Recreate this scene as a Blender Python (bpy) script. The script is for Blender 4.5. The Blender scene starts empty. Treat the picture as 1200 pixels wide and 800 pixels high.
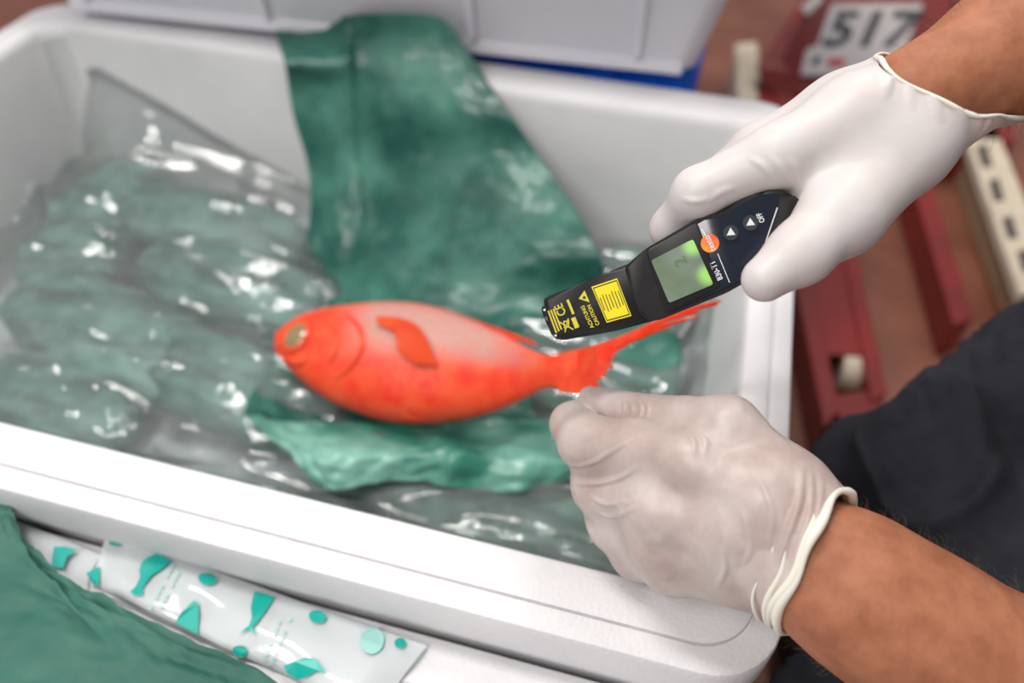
import bpy, bmesh, math, random
import numpy as np
from mathutils import Vector, Matrix, noise

# ------------------------------------------------------------------ camera
ZR = 0.45            # height of the foam box rim above the floor
H = 0.48             # camera height above the rim
F = 933.0            # focal length in pixels of a 1200 wide frame
AX = np.array([5300, 1070, -933.]); AX /= np.linalg.norm(AX)
AY = np.array([360, -970, 933.]); AY -= AX * (AX @ AY); AY /= np.linalg.norm(AY)
AZ = np.cross(AX, AY)
M3 = np.array([AX, AY, AZ])
CAM = np.array([0, 0, ZR + H])
scene = bpy.context.scene
C = scene.collection
cd = bpy.data.cameras.new('camera'); cam = bpy.data.objects.new('camera', cd); C.objects.link(cam)
cd.sensor_width = 36; cd.lens = 36 * F / 1200; cd.clip_start = 0.02
rm = Matrix((AX.tolist(), AY.tolist(), AZ.tolist())) @ Matrix.Diagonal((1, -1, -1))
cam.matrix_world = Matrix.Translation(CAM.tolist()) @ rm.to_4x4()
cd.dof.use_dof = True; cd.dof.focus_distance = 0.445; cd.dof.aperture_fstop = 3.0
scene.camera = cam
# ------------------------------------------------------------------ light
w = bpy.data.worlds.new('hall_light'); scene.world = w; w.use_nodes = True
w.node_tree.nodes['Background'].inputs[0].default_value = (0.95, 0.96, 1.0, 1)
w.node_tree.nodes['Background'].inputs[1].default_value = 0.40
def area(name, loc, target, size, power, col=(1, 0.97, 0.93), sy=None):
    l = bpy.data.lights.new(name, 'AREA'); l.energy = power; l.color = col
    l.shape = 'RECTANGLE'; l.size = size; l.size_y = sy or size
    o = bpy.data.objects.new(name, l); C.objects.link(o); o.location = loc
    o.rotation_euler = (Vector(target) - Vector(loc)).to_track_quat('-Z', 'Y').to_euler()
    return o
area('ceiling_lamp', (-0.9, 0.5, 2.7), (-0.3, 0.5, 0.4), 0.30, 32, sy=1.0)
area('ceiling_lamp', (0.0, 1.9, 2.7), (-0.1, 0.5, 0.4), 0.35, 20, sy=1.4)
area('ceiling_lamp', (1.0, 1.5, 2.7), (0.2, 0.6, 0.4), 0.35, 10, sy=1.2)
area('ceiling_lamp', (-1.0, -1.1, 2.7), (-0.3, 0.5, 0.4), 0.45, 36, sy=1.2)
vs = scene.view_settings
vs.view_transform = 'Standard'; vs.look = 'None'; vs.exposure = 0.0; vs.gamma = 1; vs.use_curve_mapping = False

# ------------------------------------------------------------------ helpers
def ray(px, py): return M3 @ np.array([(px - 600) / F, (py - 400) / F, 1.])
def P(px, py, z):                       # pixel on the level plane z (relative to the rim)
    d = ray(px, py); return d * ((z - H) / d[2]) + CAM
def PT(px, py, t): return ray(px, py) * t + CAM          # pixel at a distance from the lens
def PY(px, py, y):                      # pixel on the upright plane Y = y
    d = ray(px, py); return d * (y / d[1]) + CAM
def V(a): return Vector([float(q) for q in a])
rnd = random.Random(5)
MATS = {}
def node(nt, t, **kw):
    n = nt.nodes.new(t)
    for k, v in kw.items():
        if hasattr(n, k): setattr(n, k, v)
        else: n.inputs[k.replace('_', ' ')].default_value = v
    return n
def mat(name, c1, c2=None, rough=0.5, scale=8, spec=0.5, bump=0, bscale=200, btype='noise', coat=0, sss=0,
        trans=0, metal=0, contrast=(0.35, 0.65), stretch=None, btint=0.002, coatr=0.1):
    m = bpy.data.materials.new(name); m.use_nodes = True; nt = m.node_tree
    b = nt.nodes['Principled BSDF']; L = nt.links.new
    b.inputs['Roughness'].default_value = rough; b.inputs['Specular IOR Level'].default_value = spec
    b.inputs['Metallic'].default_value = metal
    b.inputs['Coat Weight'].default_value = coat; b.inputs['Coat Roughness'].default_value = coatr
    if sss:
        b.inputs['Subsurface Weight'].default_value = sss; b.inputs['Subsurface Scale'].default_value = 0.008
        b.inputs['Subsurface Radius'].default_value = (1, 0.5, 0.35)
    tc = node(nt, 'ShaderNodeTexCoord'); co = tc.outputs['Object']
    if stretch:
        mp = node(nt, 'ShaderNodeMapping'); mp.inputs['Scale'].default_value = stretch; L(co, mp.inputs[0]); co = mp.outputs[0]
    b.inputs['Base Color'].default_value = (*c1, 1)
    if c2:
        n = node(nt, 'ShaderNodeTexNoise', Scale=scale, Detail=5.0, Roughness=0.6); L(co, n.inputs['Vector'])
        r = node(nt, 'ShaderNodeValToRGB')
        r.color_ramp.elements[0].position, r.color_ramp.elements[1].position = contrast
        r.color_ramp.elements[0].color = (*c1, 1); r.color_ramp.elements[1].color = (*c2, 1)
        L(n.outputs['Fac'], r.inputs[0]); L(r.outputs[0], b.inputs['Base Color'])
    if bump:
        if btype == 'noise':
            n2 = node(nt, 'ShaderNodeTexNoise', Scale=bscale, Detail=4.0); out = n2.outputs['Fac']
        else:
            n2 = node(nt, 'ShaderNodeTexVoronoi', Scale=bscale); out = n2.outputs['Distance']
        L(co, n2.inputs['Vector'])
        bp = node(nt, 'ShaderNodeBump', Strength=bump, Distance=btint); L(out, bp.inputs['Height']); L(bp.outputs[0], b.inputs['Normal'])
    if trans:
        tl = node(nt, 'ShaderNodeBsdfTranslucent'); mx = node(nt, 'ShaderNodeMixShader'); mx.inputs[0].default_value = trans
        src = b.inputs['Base Color'].links
        if src: L(src[0].from_socket, tl.inputs[0])
        else: tl.inputs[0].default_value = (*c1, 1)
        L(b.outputs[0], mx.inputs[1]); L(tl.outputs[0], mx.inputs[2]); L(mx.outputs[0], nt.nodes['Material Output'].inputs[0])
    MATS[name] = m
    return m
def film_mat(name, tint=(0.96, 0.98, 0.98), haze=0.06, rough=0.06, gain=1.4, ior=1.5, hazecol=(0.9, 0.93, 0.93), bump=0.3, bscale=60):
    m = bpy.data.materials.new(name); m.use_nodes = True; nt = m.node_tree; L = nt.links.new
    nt.nodes.remove(nt.nodes['Principled BSDF'])
    tr = node(nt, 'ShaderNodeBsdfTransparent'); tr.inputs[0].default_value = (*tint, 1)
    df = node(nt, 'ShaderNodeBsdfDiffuse'); df.inputs[0].default_value = (*hazecol, 1)
    gl = node(nt, 'ShaderNodeBsdfAnisotropic'); gl.inputs['Roughness'].default_value = rough
    fr = node(nt, 'ShaderNodeFresnel', IOR=ior); mu = node(nt, 'ShaderNodeMath', operation='MULTIPLY'); mu.inputs[1].default_value = gain; mu.use_clamp = True
    tc = node(nt, 'ShaderNodeTexCoord'); n = node(nt, 'ShaderNodeTexNoise', Scale=bscale, Detail=5.0); L(tc.outputs['Object'], n.inputs['Vector'])
    bp = node(nt, 'ShaderNodeBump', Strength=bump, Distance=0.004); L(n.outputs['Fac'], bp.inputs['Height'])
    L(bp.outputs[0], gl.inputs['Normal']); L(bp.outputs[0], fr.inputs['Normal'])
    m1 = node(nt, 'ShaderNodeMixShader'); m1.inputs[0].default_value = haze
    L(tr.outputs[0], m1.inputs[1]); L(df.outputs[0], m1.inputs[2])
    m2 = node(nt, 'ShaderNodeMixShader'); L(fr.outputs[0], mu.inputs[0]); L(mu.outputs[0], m2.inputs[0])
    L(m1.outputs[0], m2.inputs[1]); L(gl.outputs[0], m2.inputs[2]); L(m2.outputs[0], nt.nodes['Material Output'].inputs[0])
    MATS[name] = m
    return m

def link(name, me, m, parent=None, smooth=True):
    o = bpy.data.objects.new(name, me); C.objects.link(o)
    if m: me.materials.append(MATS[m] if isinstance(m, str) else m)
    if smooth: me.shade_smooth()
    if parent: o.parent = parent
    return o
def mesh(name, v, f, m, parent=None, smooth=True):
    me = bpy.data.meshes.new(name); me.from_pydata([tuple(map(float, p)) for p in v], [], [tuple(map(int, q)) for q in f]); me.update()
    return link(name, me, m, parent, smooth)
def from_bm(name, bm, m, parent=None, smooth=False):
    bmesh.ops.recalc_face_normals(bm, faces=bm.faces)
    me = bpy.data.meshes.new(name); bm.to_mesh(me); bm.free()
    return link(name, me, m, parent, smooth)
def tag(o, label, cat, group=None):
    o['label'] = label; o['category'] = cat
    if group: o['group'] = group
    return o
def struct(o): o['kind'] = 'structure'; return o
def empty(name, loc=(0, 0, 0)):
    o = bpy.data.objects.new(name, None); C.objects.link(o); o.location = loc; o.empty_display_size = 0.05
    return o
def box_bm(bm, c, s, rot=None, bevel=0):
    r = bmesh.ops.create_cube(bm, size=1)
    vs_ = r['verts']
    mtx = Matrix.Translation(Vector(c)) @ (rot.to_4x4() if rot is not None else Matrix.Identity(4)) @ Matrix.Diagonal((*s, 1))
    bmesh.ops.transform(bm, matrix=mtx, verts=vs_)
    if bevel:
        es = list({e for v in vs_ for e in v.link_edges})
        bmesh.ops.bevel(bm, geom=es, offset=bevel, segments=3, profile=0.5, affect='EDGES')
def box(name, c, s, m, parent=None, rot=None, bevel=0):
    bm = bmesh.new(); box_bm(bm, c, s, rot, bevel); return from_bm(name, bm, m, parent, smooth=False)
def tube(name, pts, r, m, parent=None, seg=8, close=False):
    pts = [V(p) for p in pts]; n = len(pts); vv = []; ff = []
    rr = r if hasattr(r, '__len__') else [r] * n
    up = Vector((0.13, 0.31, 0.94))
    for i, p in enumerate(pts):
        a = pts[(i - 1) % n] if (close or i > 0) else p; b = pts[(i + 1) % n] if (close or i < n - 1) else p
        t = (b - a).normalized(); x = up - t * up.dot(t); x.normalize(); y = t.cross(x); up = x
        for k in range(seg):
            an = 2 * math.pi * k / seg; vv.append(p + (x * math.cos(an) + y * math.sin(an)) * rr[i])
    for i in range(n if close else n - 1):
        for k in range(seg):
            j = (i + 1) % n; ff.append((i * seg + k, i * seg + (k + 1) % seg, j * seg + (k + 1) % seg, j * seg + k))
    if not close: ff.append(tuple(range(seg - 1, -1, -1))); ff.append(tuple((n - 1) * seg + k for k in range(seg)))
    return mesh(name, vv, ff, m, parent)
def catmull(pts, n):
    pts = np.asarray(pts, float); k = len(pts); out = []
    u = np.linspace(0, k - 1, n); i = np.clip(u.astype(int), 0, k - 2); f = (u - i)[:, None]
    g = lambda j: np.where(((j < 0))[:, None], 2 * pts[0] - pts[1], np.where((j > k - 1)[:, None], 2 * pts[-1] - pts[-2], pts[np.clip(j, 0, k - 1)]))
    p0, p1, p2, p3 = g(i - 1), g(i), g(i + 1), g(i + 2)
    return 0.5 * (2 * p1 + (p2 - p0) * f + (2 * p0 - 5 * p1 + 4 * p2 - p3) * f ** 2 + (3 * p1 - p0 - 3 * p2 + p3) * f ** 3)
def patch(ctrl, nu, nv):                # grid of control points -> smooth grid (nv rows, nu columns)
    rows = np.array([catmull(r, nu) for r in ctrl])                    # R x nu x 3
    return np.stack([catmull(rows[:, j], nv) for j in range(nu)], 1)   # nv x nu x 3
def grid_faces(nv, nu, flip=False):
    a = np.arange(nv * nu).reshape(nv, nu)
    q = np.stack([a[:-1, :-1], a[:-1, 1:], a[1:, 1:], a[1:, :-1]], -1).reshape(-1, 4)
    return q[:, ::-1] if flip else q
def crumple(x, y, seed, freq, n=6):
    g = np.random.RandomState(seed); out = np.zeros_like(x); tot = 0
    for i in range(n):
        a = g.rand() * 2 * np.pi; f = freq * (0.6 + 1.6 * g.rand()); ph = g.rand(); wa = 0.35 / f
        xx = x + wa * np.sin(y * f * 2.1 + g.rand() * 6); yy = y + wa * np.sin(x * f * 1.7 + g.rand() * 6)
        u = (xx * np.cos(a) + yy * np.sin(a)) * f + ph
        t = np.abs((u % 1) * 2 - 1); amp = 1 / f * freq; out += amp * (t - 0.5) * (0.4 + 0.6 * np.sin((yy * np.cos(a) - xx * np.sin(a)) * f * 1.3 + g.rand() * 6)); tot += amp
    return out / tot * 2.2
def grid_normals(G):
    du = np.gradient(G, axis=1); dv = np.gradient(G, axis=0); n = np.cross(du, dv)
    return n / (np.linalg.norm(n, axis=-1, keepdims=True) + 1e-12)

# --- signed distance solids (smooth union of tapered capsules), meshed by surface nets
def rcone(p, a, b, ra, rb):
    ba = b - a; q = p - a; h = np.clip((q @ ba) / max(ba @ ba, 1e-9), 0, 1)
    return np.linalg.norm(q - h[..., None] * ba, axis=-1) - (ra + (rb - ra) * h)
def smin(a, b, k):
    h = np.clip(0.5 + 0.5 * (b - a) / k, 0, 1); return b + (a - b) * h - k * h * (1 - h)
def sdf_at(prims, p):
    d = np.full(p.shape[:-1], 0.3)
    for a, b, ra, rb, k in prims:
        e = rcone(p, a, b, ra, rb)
        d = smin(d, e, k) if k > 0 else (np.minimum(d, e) if k == 0 else np.maximum(d, -smin(-d * 0 + e, e, 1e-4)))
    return d
def nets(prims, h, warp=None):
    lo = np.min([np.minimum(a - ra, b - rb) for a, b, ra, rb, k in prims], 0) - 4 * h
    hi = np.max([np.maximum(a + ra, b + rb) for a, b, ra, rb, k in prims], 0) + 4 * h
    n = np.ceil((hi - lo) / h).astype(int) + 1
    D = np.full(n, 0.06, np.float64)
    ax = [lo[i] + h * np.arange(n[i]) for i in range(3)]
    for a, b, ra, rb, k in prims:
        mg = 3 * h + max(k, 0) * 1.6
        l = np.minimum(a - ra, b - rb) - mg; u = np.maximum(a + ra, b + rb) + mg
        i0 = np.maximum(((l - lo) / h).astype(int), 0); i1 = np.minimum(np.ceil((u - lo) / h).astype(int) + 1, n)
        s = tuple(slice(i0[i], i1[i]) for i in range(3))
        g = np.stack(np.meshgrid(*[ax[i][s[i]] for i in range(3)], indexing='ij'), -1)
        e = rcone(g, a, b, ra, rb)
        D[s] = smin(D[s], e, k) if k > 0 else np.minimum(D[s], e)
    c = [D[i:n[0] - 1 + i, j:n[1] - 1 + j, k:n[2] - 1 + k] for i in (0, 1) for j in (0, 1) for k in (0, 1)]
    mn = np.minimum.reduce(c); mx = np.maximum.reduce(c); act = (mn < 0) & (mx >= 0)
    idx = np.argwhere(act); ids = -np.ones(act.shape, int); ids[act] = np.arange(len(idx))
    acc = np.zeros((len(idx), 3)); cnt = np.zeros(len(idx))
    cor = np.array([(i, j, k) for i in (0, 1) for j in (0, 1) for k in (0, 1)])
    val = [cc[act] for cc in c]
    for p in range(8):
        for q in range(p + 1, 8):
            if np.abs(cor[p] - cor[q]).sum() != 1: continue
            s = (val[p] < 0) != (val[q] < 0); t = val[p][s] / (val[p][s] - val[q][s])
            acc[s] += cor[p] + t[:, None] * (cor[q] - cor[p]); cnt[s] += 1
    verts = lo + h * (idx + acc / cnt[:, None])
    faces = []
    for d in range(3):
        e1, e2 = (d + 1) % 3, (d + 2) % 3
        s0 = [slice(1, -1)] * 3; s1 = [slice(1, -1)] * 3; s0[d] = slice(0, -1); s1[d] = slice(1, None)
        A = D[tuple(s0)] < 0; B = D[tuple(s1)] < 0
        ch = np.argwhere(A != B); off = np.array([1, 1, 1]); off[d] = 0; ch = ch + off
        def cell(o1, o2):
            q = ch.copy(); q[:, e1] -= o1; q[:, e2] -= o2; return ids[tuple(q.T)]
        quad = np.stack([cell(1, 1), cell(0, 1), cell(0, 0), cell(1, 0)], 1)
        inside = A[A != B] if False else D[tuple(ch.T)] < 0
        quad[~inside] = quad[~inside][:, ::-1]; faces.append(quad)
    return verts, np.concatenate(faces)
def np_relax(v, f, it=2, lam=0.5):
    for _ in range(it):
        s = np.zeros_like(v); c = np.zeros(len(v))
        for a, b in ((0, 1), (1, 2), (2, 3), (3, 0)):
            np.add.at(s, f[:, a], v[f[:, b]]); np.add.at(c, f[:, a], 1)
            np.add.at(s, f[:, b], v[f[:, a]]); np.add.at(c, f[:, b], 1)
        v = v + lam * (s / np.maximum(c, 1)[:, None] - v)
    return v
def vnormals(v, f):
    n = np.cross(v[f[:, 2]] - v[f[:, 0]], v[f[:, 3]] - v[f[:, 1]]); o = np.zeros_like(v)
    for k in range(4): np.add.at(o, f[:, k], n)
    return o / (np.linalg.norm(o, axis=1, keepdims=True) + 1e-12)
def text_obj(name, s, size, mtx, m, parent, ax='CENTER', bold=0.0, sx=1.0, rel=None):
    cu = bpy.data.curves.new('lettering', 'FONT'); cu.body = s; cu.size = size; cu.align_x = ax; cu.align_y = 'CENTER'
    cu.offset = bold; cu.resolution_u = 3
    t = bpy.data.objects.new('lettering', cu); C.objects.link(t)
    bpy.context.view_layer.update()
    me = bpy.data.meshes.new_from_object(t.evaluated_get(bpy.context.evaluated_depsgraph_get()))
    bpy.data.objects.remove(t); bpy.data.curves.remove(cu)
    me.transform(mtx @ Matrix.Diagonal((sx, 1, 1, 1)))
    return link(name, me, m, parent, smooth=False)

# ------------------------------------------------------------------ materials
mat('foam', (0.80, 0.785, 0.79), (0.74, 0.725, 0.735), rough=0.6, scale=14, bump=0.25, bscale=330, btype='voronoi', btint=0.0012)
mat('foam_inside_shaded', (0.63, 0.63, 0.63), (0.57, 0.575, 0.575), rough=0.5, scale=9, bump=0.2, bscale=330, btype='voronoi', btint=0.0012)  # same foam, darkened: the shade inside the box is put into the colour
mat('tote_plastic', (0.86, 0.85, 0.90), (0.81, 0.80, 0.86), rough=0.4, scale=3, trans=0.1)
mat('blue_plastic', (0.0, 0.13, 0.72), rough=0.35)
mat('concrete', (0.17, 0.052, 0.029), (0.28, 0.10, 0.058), rough=0.55, scale=5, bump=0.15, bscale=60)
mat('red_paint', (0.26, 0.016, 0.012), (0.17, 0.012, 0.010), rough=0.35, scale=9)
mat('steel', (0.35, 0.34, 0.33), (0.22, 0.2, 0.18), rough=0.45, metal=0.8)
mat('cream_wood', (0.72, 0.62, 0.48), (0.60, 0.50, 0.37), rough=0.7, scale=12)
mat('dark_print', (0.10, 0.08, 0.07), rough=0.7)
mat('pallet_wood', (0.42, 0.29, 0.17), (0.30, 0.2, 0.11), rough=0.8, scale=10, stretch=(1, 9, 9))
mat('plate_white', (0.62, 0.58, 0.56), (0.52, 0.48, 0.47), rough=0.5, scale=20)
mat('plate_black', (0.035, 0.04, 0.045), rough=0.5)
mat('plate_red', (0.5, 0.06, 0.06), rough=0.5)
mat('paper', (0.008, 0.100, 0.074), (0.085, 0.280, 0.215), rough=0.42, scale=11, spec=0.45, bump=0.22, bscale=55, trans=0.22, coat=0.16, contrast=(0.38, 0.68), btint=0.003)
mat('paper_dry', (0.030, 0.145, 0.108), (0.085, 0.245, 0.19), rough=0.6, scale=6, bump=0.3, bscale=60, trans=0.25, btint=0.003)
mat('paper_fold', (0.035, 0.23, 0.165), (0.24, 0.53, 0.43), rough=0.40, scale=10, bump=0.3, bscale=60, trans=0.15, coat=0.3, contrast=(0.36, 0.6), btint=0.003)
mat('parcel_paper', (0.005, 0.075, 0.056), (0.17, 0.33, 0.285), rough=0.5, scale=13, bump=0.4, bscale=90, btint=0.003)
mat('ice', (0.62, 0.66, 0.66), (0.40, 0.46, 0.46), rough=0.25, scale=30, bump=0.8, bscale=60, btint=0.006)
film_mat('film', haze=0.10, gain=2.0, rough=0.10, bump=0.25, bscale=28)
film_mat('sleeve_film', haze=0.62, gain=1.2, rough=0.12, hazecol=(0.82, 0.86, 0.87), bump=0.1)
mat('teal_print', (0.0, 0.40, 0.33), rough=0.35)
mat('teal_pale', (0.33, 0.62, 0.57), rough=0.4)
mat('latex', (0.72, 0.625, 0.60), (0.67, 0.565, 0.54), rough=0.42, scale=22, spec=0.35, sss=0.25, bump=0.10, bscale=140, btint=0.002)
mat('latex_thin', (0.64, 0.515, 0.475), (0.46, 0.33, 0.295), rough=0.38, scale=22, spec=0.4, sss=0.25, bump=0.14, bscale=120, btint=0.002)
mat('latex_cuff', (0.82, 0.76, 0.66), rough=0.45, sss=0.2)
mat('skin', (0.43, 0.170, 0.090), (0.31, 0.11, 0.056), rough=0.58, scale=55, spec=0.3, sss=0.2, bump=0.2, bscale=260, btint=0.0012)
mat('hair_blond', (0.22, 0.13, 0.05), rough=0.5)
mat('denim', (0.008, 0.009, 0.015), (0.016, 0.018, 0.028), rough=0.85, scale=40, bump=0.3, bscale=500, btint=0.001)
mat('shirt_cloth', (0.03, 0.035, 0.05), (0.045, 0.05, 0.07), rough=0.9, scale=30)
mat('boot_leather', (0.02, 0.018, 0.016), rough=0.6)
mat('eye_white', (0.8, 0.78, 0.75), rough=0.2)
mat('device_black', (0.009, 0.008, 0.009), (0.014, 0.012, 0.012), rough=0.34, spec=0.32, scale=50, bump=0.05, bscale=900, btint=0.0006)
mat('device_gloss', (0.008, 0.012, 0.024), rough=0.2, spec=0.3, coat=0.3, coatr=0.15)
mat('label_yellow', (0.86, 0.70, 0.0), rough=0.45)
mat('print_yellow', (0.66, 0.55, 0.04), rough=0.5)
mat('print_white', (0.72, 0.72, 0.74), rough=0.5)
mat('print_black', (0.02, 0.02, 0.018), rough=0.5)
mat('lcd_digit', (0.10, 0.20, 0.06), rough=0.4)
mat('button_black', (0.03, 0.03, 0.032), rough=0.3)
mat('logo_orange', (0.93, 0.35, 0.02), (0.86, 0.07, 0.03), rough=0.4, scale=60)
mat('eye_gold', (0.30, 0.22, 0.10), (0.22, 0.15, 0.07), rough=0.12, scale=60, coat=0.5)
mat('fin_orange', (0.86, 0.105, 0.018), (0.80, 0.07, 0.02), rough=0.35, scale=40, trans=0.2, coat=0.3)
mat('fin_tail', (0.86, 0.07, 0.02), (0.70, 0.04, 0.014), rough=0.35, scale=70, trans=0.12, coat=0.5, sss=0.15)

for nm, st_, sc in (('latex_thin', .8, 75.0), ('latex', .25, 60.0)):      # fine creases of stretched latex
    nt = MATS[nm].node_tree; bp0 = [n_ for n_ in nt.nodes if n_.type == 'BUMP'][0]
    tx_ = node(nt, 'ShaderNodeTexNoise', noise_type='RIDGED_MULTIFRACTAL'); tx_.inputs['Scale'].default_value = sc; tx_.inputs['Detail'].default_value = 2.0
    mp_ = node(nt, 'ShaderNodeMapping'); mp_.inputs['Scale'].default_value = (1.0, 0.45, 1.0); mp_.inputs['Rotation'].default_value = (0.3, 0.2, 0.5)
    tc_ = node(nt, 'ShaderNodeTexCoord'); nt.links.new(tc_.outputs['Object'], mp_.inputs[0]); nt.links.new(mp_.outputs[0], tx_.inputs['Vector'])
    b2 = node(nt, 'ShaderNodeBump', Strength=st_, Distance=0.0016); nt.links.new(tx_.outputs['Fac'], b2.inputs['Height']); nt.links.new(bp0.outputs[0], b2.inputs['Normal'])
    nt.links.new(b2.outputs[0], nt.nodes['Principled BSDF'].inputs['Normal'])
# fish skin: red flesh tone with a greyer scaled flank (per-vertex pattern) and scale relief
def fish_skin():
    m = mat('fish_skin', (0.9, 0.06, 0.02), rough=0.36, coat=0.25, sss=0.05, spec=0.35)
    nt = m.node_tree; L = nt.links.new; b = nt.nodes['Principled BSDF']
    at = node(nt, 'ShaderNodeAttribute'); at.attribute_name = 'flank'
    tc = node(nt, 'ShaderNodeTexCoord')
    n = node(nt, 'ShaderNodeTexNoise', Scale=45.0, Detail=4.0); L(tc.outputs['Object'], n.inputs['Vector'])
    r = node(nt, 'ShaderNodeValToRGB'); r.color_ramp.elements[0].position = 0.35; r.color_ramp.elements[1].position = 0.7
    r.color_ramp.elements[0].color = (0.80, 0.035, 0.012, 1); r.color_ramp.elements[1].color = (0.86, 0.10, 0.025, 1); L(n.outputs['Fac'], r.inputs[0])
    v = node(nt, 'ShaderNodeTexVoronoi', Scale=260.0); L(tc.outputs['Object'], v.inputs['Vector'])
    r2 = node(nt, 'ShaderNodeValToRGB'); r2.color_ramp.elements[0].color = (0.46, 0.37, 0.34, 1); r2.color_ramp.elements[1].color = (0.56, 0.28, 0.23, 1)
    r2.color_ramp.elements[1].position = 0.6; L(v.outputs['Distance'], r2.inputs[0])
    mx = node(nt, 'ShaderNodeMix', data_type='RGBA'); L(at.outputs['Fac'], mx.inputs[0]); L(r.outputs[0], mx.inputs[6]); L(r2.outputs[0], mx.inputs[7])
    L(mx.outputs[2], b.inputs['Base Color'])
    bp = node(nt, 'ShaderNodeBump', Strength=0.5, Distance=0.001); L(v.outputs['Distance'], bp.inputs['Height']); L(bp.outputs[0], b.inputs['Normal'])
fish_skin()
# LCD: backlit green screen (a screen gives off light)
def lcd(spots):
    m = mat('lcd', (0.13, 0.18, 0.10), (0.21, 0.25, 0.22), rough=0.10, scale=30)
    nt = m.node_tree; b = nt.nodes['Principled BSDF']; L = nt.links.new
    tc = node(nt, 'ShaderNodeTexCoord'); acc = None
    for p in spots:                      # the two side lamps of the backlight
        ds = node(nt, 'ShaderNodeVectorMath', operation='DISTANCE'); ds.inputs[1].default_value = p; L(tc.outputs['Object'], ds.inputs[0])
        mr = node(nt, 'ShaderNodeMapRange'); mr.inputs[1].default_value = 0.001; mr.inputs[2].default_value = 0.009; mr.inputs[3].default_value = 1; mr.inputs[4].default_value = 0
        mr.interpolation_type = 'SMOOTHERSTEP'; L(ds.outputs['Value'], mr.inputs[0])
        if acc is None: acc = mr.outputs[0]
        else:
            ad = node(nt, 'ShaderNodeMath', operation='ADD'); L(acc, ad.inputs[0]); L(mr.outputs[0], ad.inputs[1]); acc = ad.outputs[0]
    ml = node(nt, 'ShaderNodeMath', operation='MULTIPLY_ADD'); ml.inputs[1].default_value = 0.75; ml.inputs[2].default_value = 0.02; L(acc, ml.inputs[0])
    b.inputs['Emission Color'].default_value = (0.28, 0.72, 0.01, 1); L(ml.outputs[0], b.inputs['Emission Strength'])

# ------------------------------------------------------------------ setting
v = [(-5, -3, 0), (5, -3, 0), (5, 6, 0), (-5, 6, 0)]
fl = mesh('floor', v, [(0, 1, 2, 3)], 'concrete', smooth=False); struct(fl)

def rrect(x0, x1, y0, y1, r, seg=8):
    out = []
    for cx, cy, a0 in ((x1 - r, y1 - r, 0), (x0 + r, y1 - r, 90), (x0 + r, y0 + r, 180), (x1 - r, y0 + r, 270)):
        for k in range(seg + 1):
            a = math.radians(a0 + 90 * k / seg); out.append((cx + r * math.cos(a), cy + r * math.sin(a)))
    return out
def loft(loops, cap0=True, cap1=True):
    vv = []; ff = []; n = len(loops[0][0])
    for pts, z in loops: vv += [(x, y, z) for x, y in pts]
    for i in range(len(loops) - 1):
        for k in range(n): ff.append((i * n + k, i * n + (k + 1) % n, (i + 1) * n + (k + 1) % n, (i + 1) * n + k))
    if cap0: ff.append(tuple(range(n - 1, -1, -1)))
    if cap1: ff.append(tuple((len(loops) - 1) * n + k for k in range(n)))
    return vv, ff
def foam_body(name, prof, m, parent, inner_from=None):
    loops = [(rrect(x0, x1, y0, y1, r), ZR + z) for x0, x1, y0, y1, r, z in prof]
    vv, ff = loft(loops)
    o = mesh(name, vv, ff, m, parent, smooth=True)
    if inner_from is not None:
        o.data.materials.append(MATS['foam_inside_shaded']); n = 36
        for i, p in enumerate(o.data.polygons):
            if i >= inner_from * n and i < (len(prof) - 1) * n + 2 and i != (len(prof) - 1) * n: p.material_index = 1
    o.data.set_sharp_from_angle(angle=math.radians(35))
    return o
# main foam box: outer wall, ledge, raised rim, drafted inside
BX0, BX1, BY0, BY1 = -0.905, 0.1145, 0.210, 0.906
def ring(i, r, z): return (BX0 + i, BX1 - i, BY0 + i, BY1 - i, r, z)
prof = [ring(.03, .05, -.31), ring(.012, .05, -.09), ring(.0045, .05, -.052), ring(.0, .048, -.036), ring(.0, .048, -.0045), ring(.001, .047, -.0022), ring(.003, .045, -.0012), ring(.0165, .037, -.0008), ring(.0170, .036, -.0040), ring(.0182, .036, -.0040), ring(.0187, .036, -.0008), ring(.021, .034, 0),
        (-.868, .079, .257, .850, .032, 0), (-.865, .076, .260, .847, .031, -.0015), (-.862, .074, .262, .845, .03, -.006), (-.858, .070, .266, .841, .034, -.012),
        (-.838, .050, .286, .823, .05, -.20), (-.832, .044, .292, .817, .06, -.25), (-.81, .022, .314, .795, .06, -.27)]
fb = empty('foam_box', (-.395, .57, ZR - .31))
body = foam_body('box_body', prof, 'foam', None, inner_from=14)
body.parent = fb; body.matrix_parent_inverse = Matrix.Translation(fb.location).inverted()
tag(fb, 'open white foam box with raised rim holding the red fish', 'box')
def under(o, root):
    o.parent = root; o.matrix_parent_inverse = Matrix.Translation(root.location).inverted(); return o
# rounded grip boss inside the end wall
pr = [(V(PY(-14, 232, .705)) , V(PY(-24, 330, .69)))]
bv, bf = nets([(np.array([-.872, .69, ZR - .165]), np.array([-.872, .69, ZR - .25]), .033, .036, .01)], .006)
under(mesh('grip_boss', bv, bf, 'foam_inside_shaded'), fb)
# pallet beneath
pal = empty('pallet', (-.39, .57, 0))
for i in range(6): under(box('deck_board', (-.39, .25 + .128 * i, .129), (1.0, .098, .020), 'pallet_wood', bevel=.002), pal)
for i in range(3): under(box('stringer', (-.86 + .47 * i, .57, .07), (.09, .72, .096), 'pallet_wood', bevel=.002), pal)
for i in range(3): under(box('bottom_board', (-.39, .26 + .31 * i, .011), (1.0, .098, .020), 'pallet_wood', bevel=.002), pal)
tag(pal, 'wooden pallet standing on the floor beneath the open foam box', 'pallet')

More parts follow.
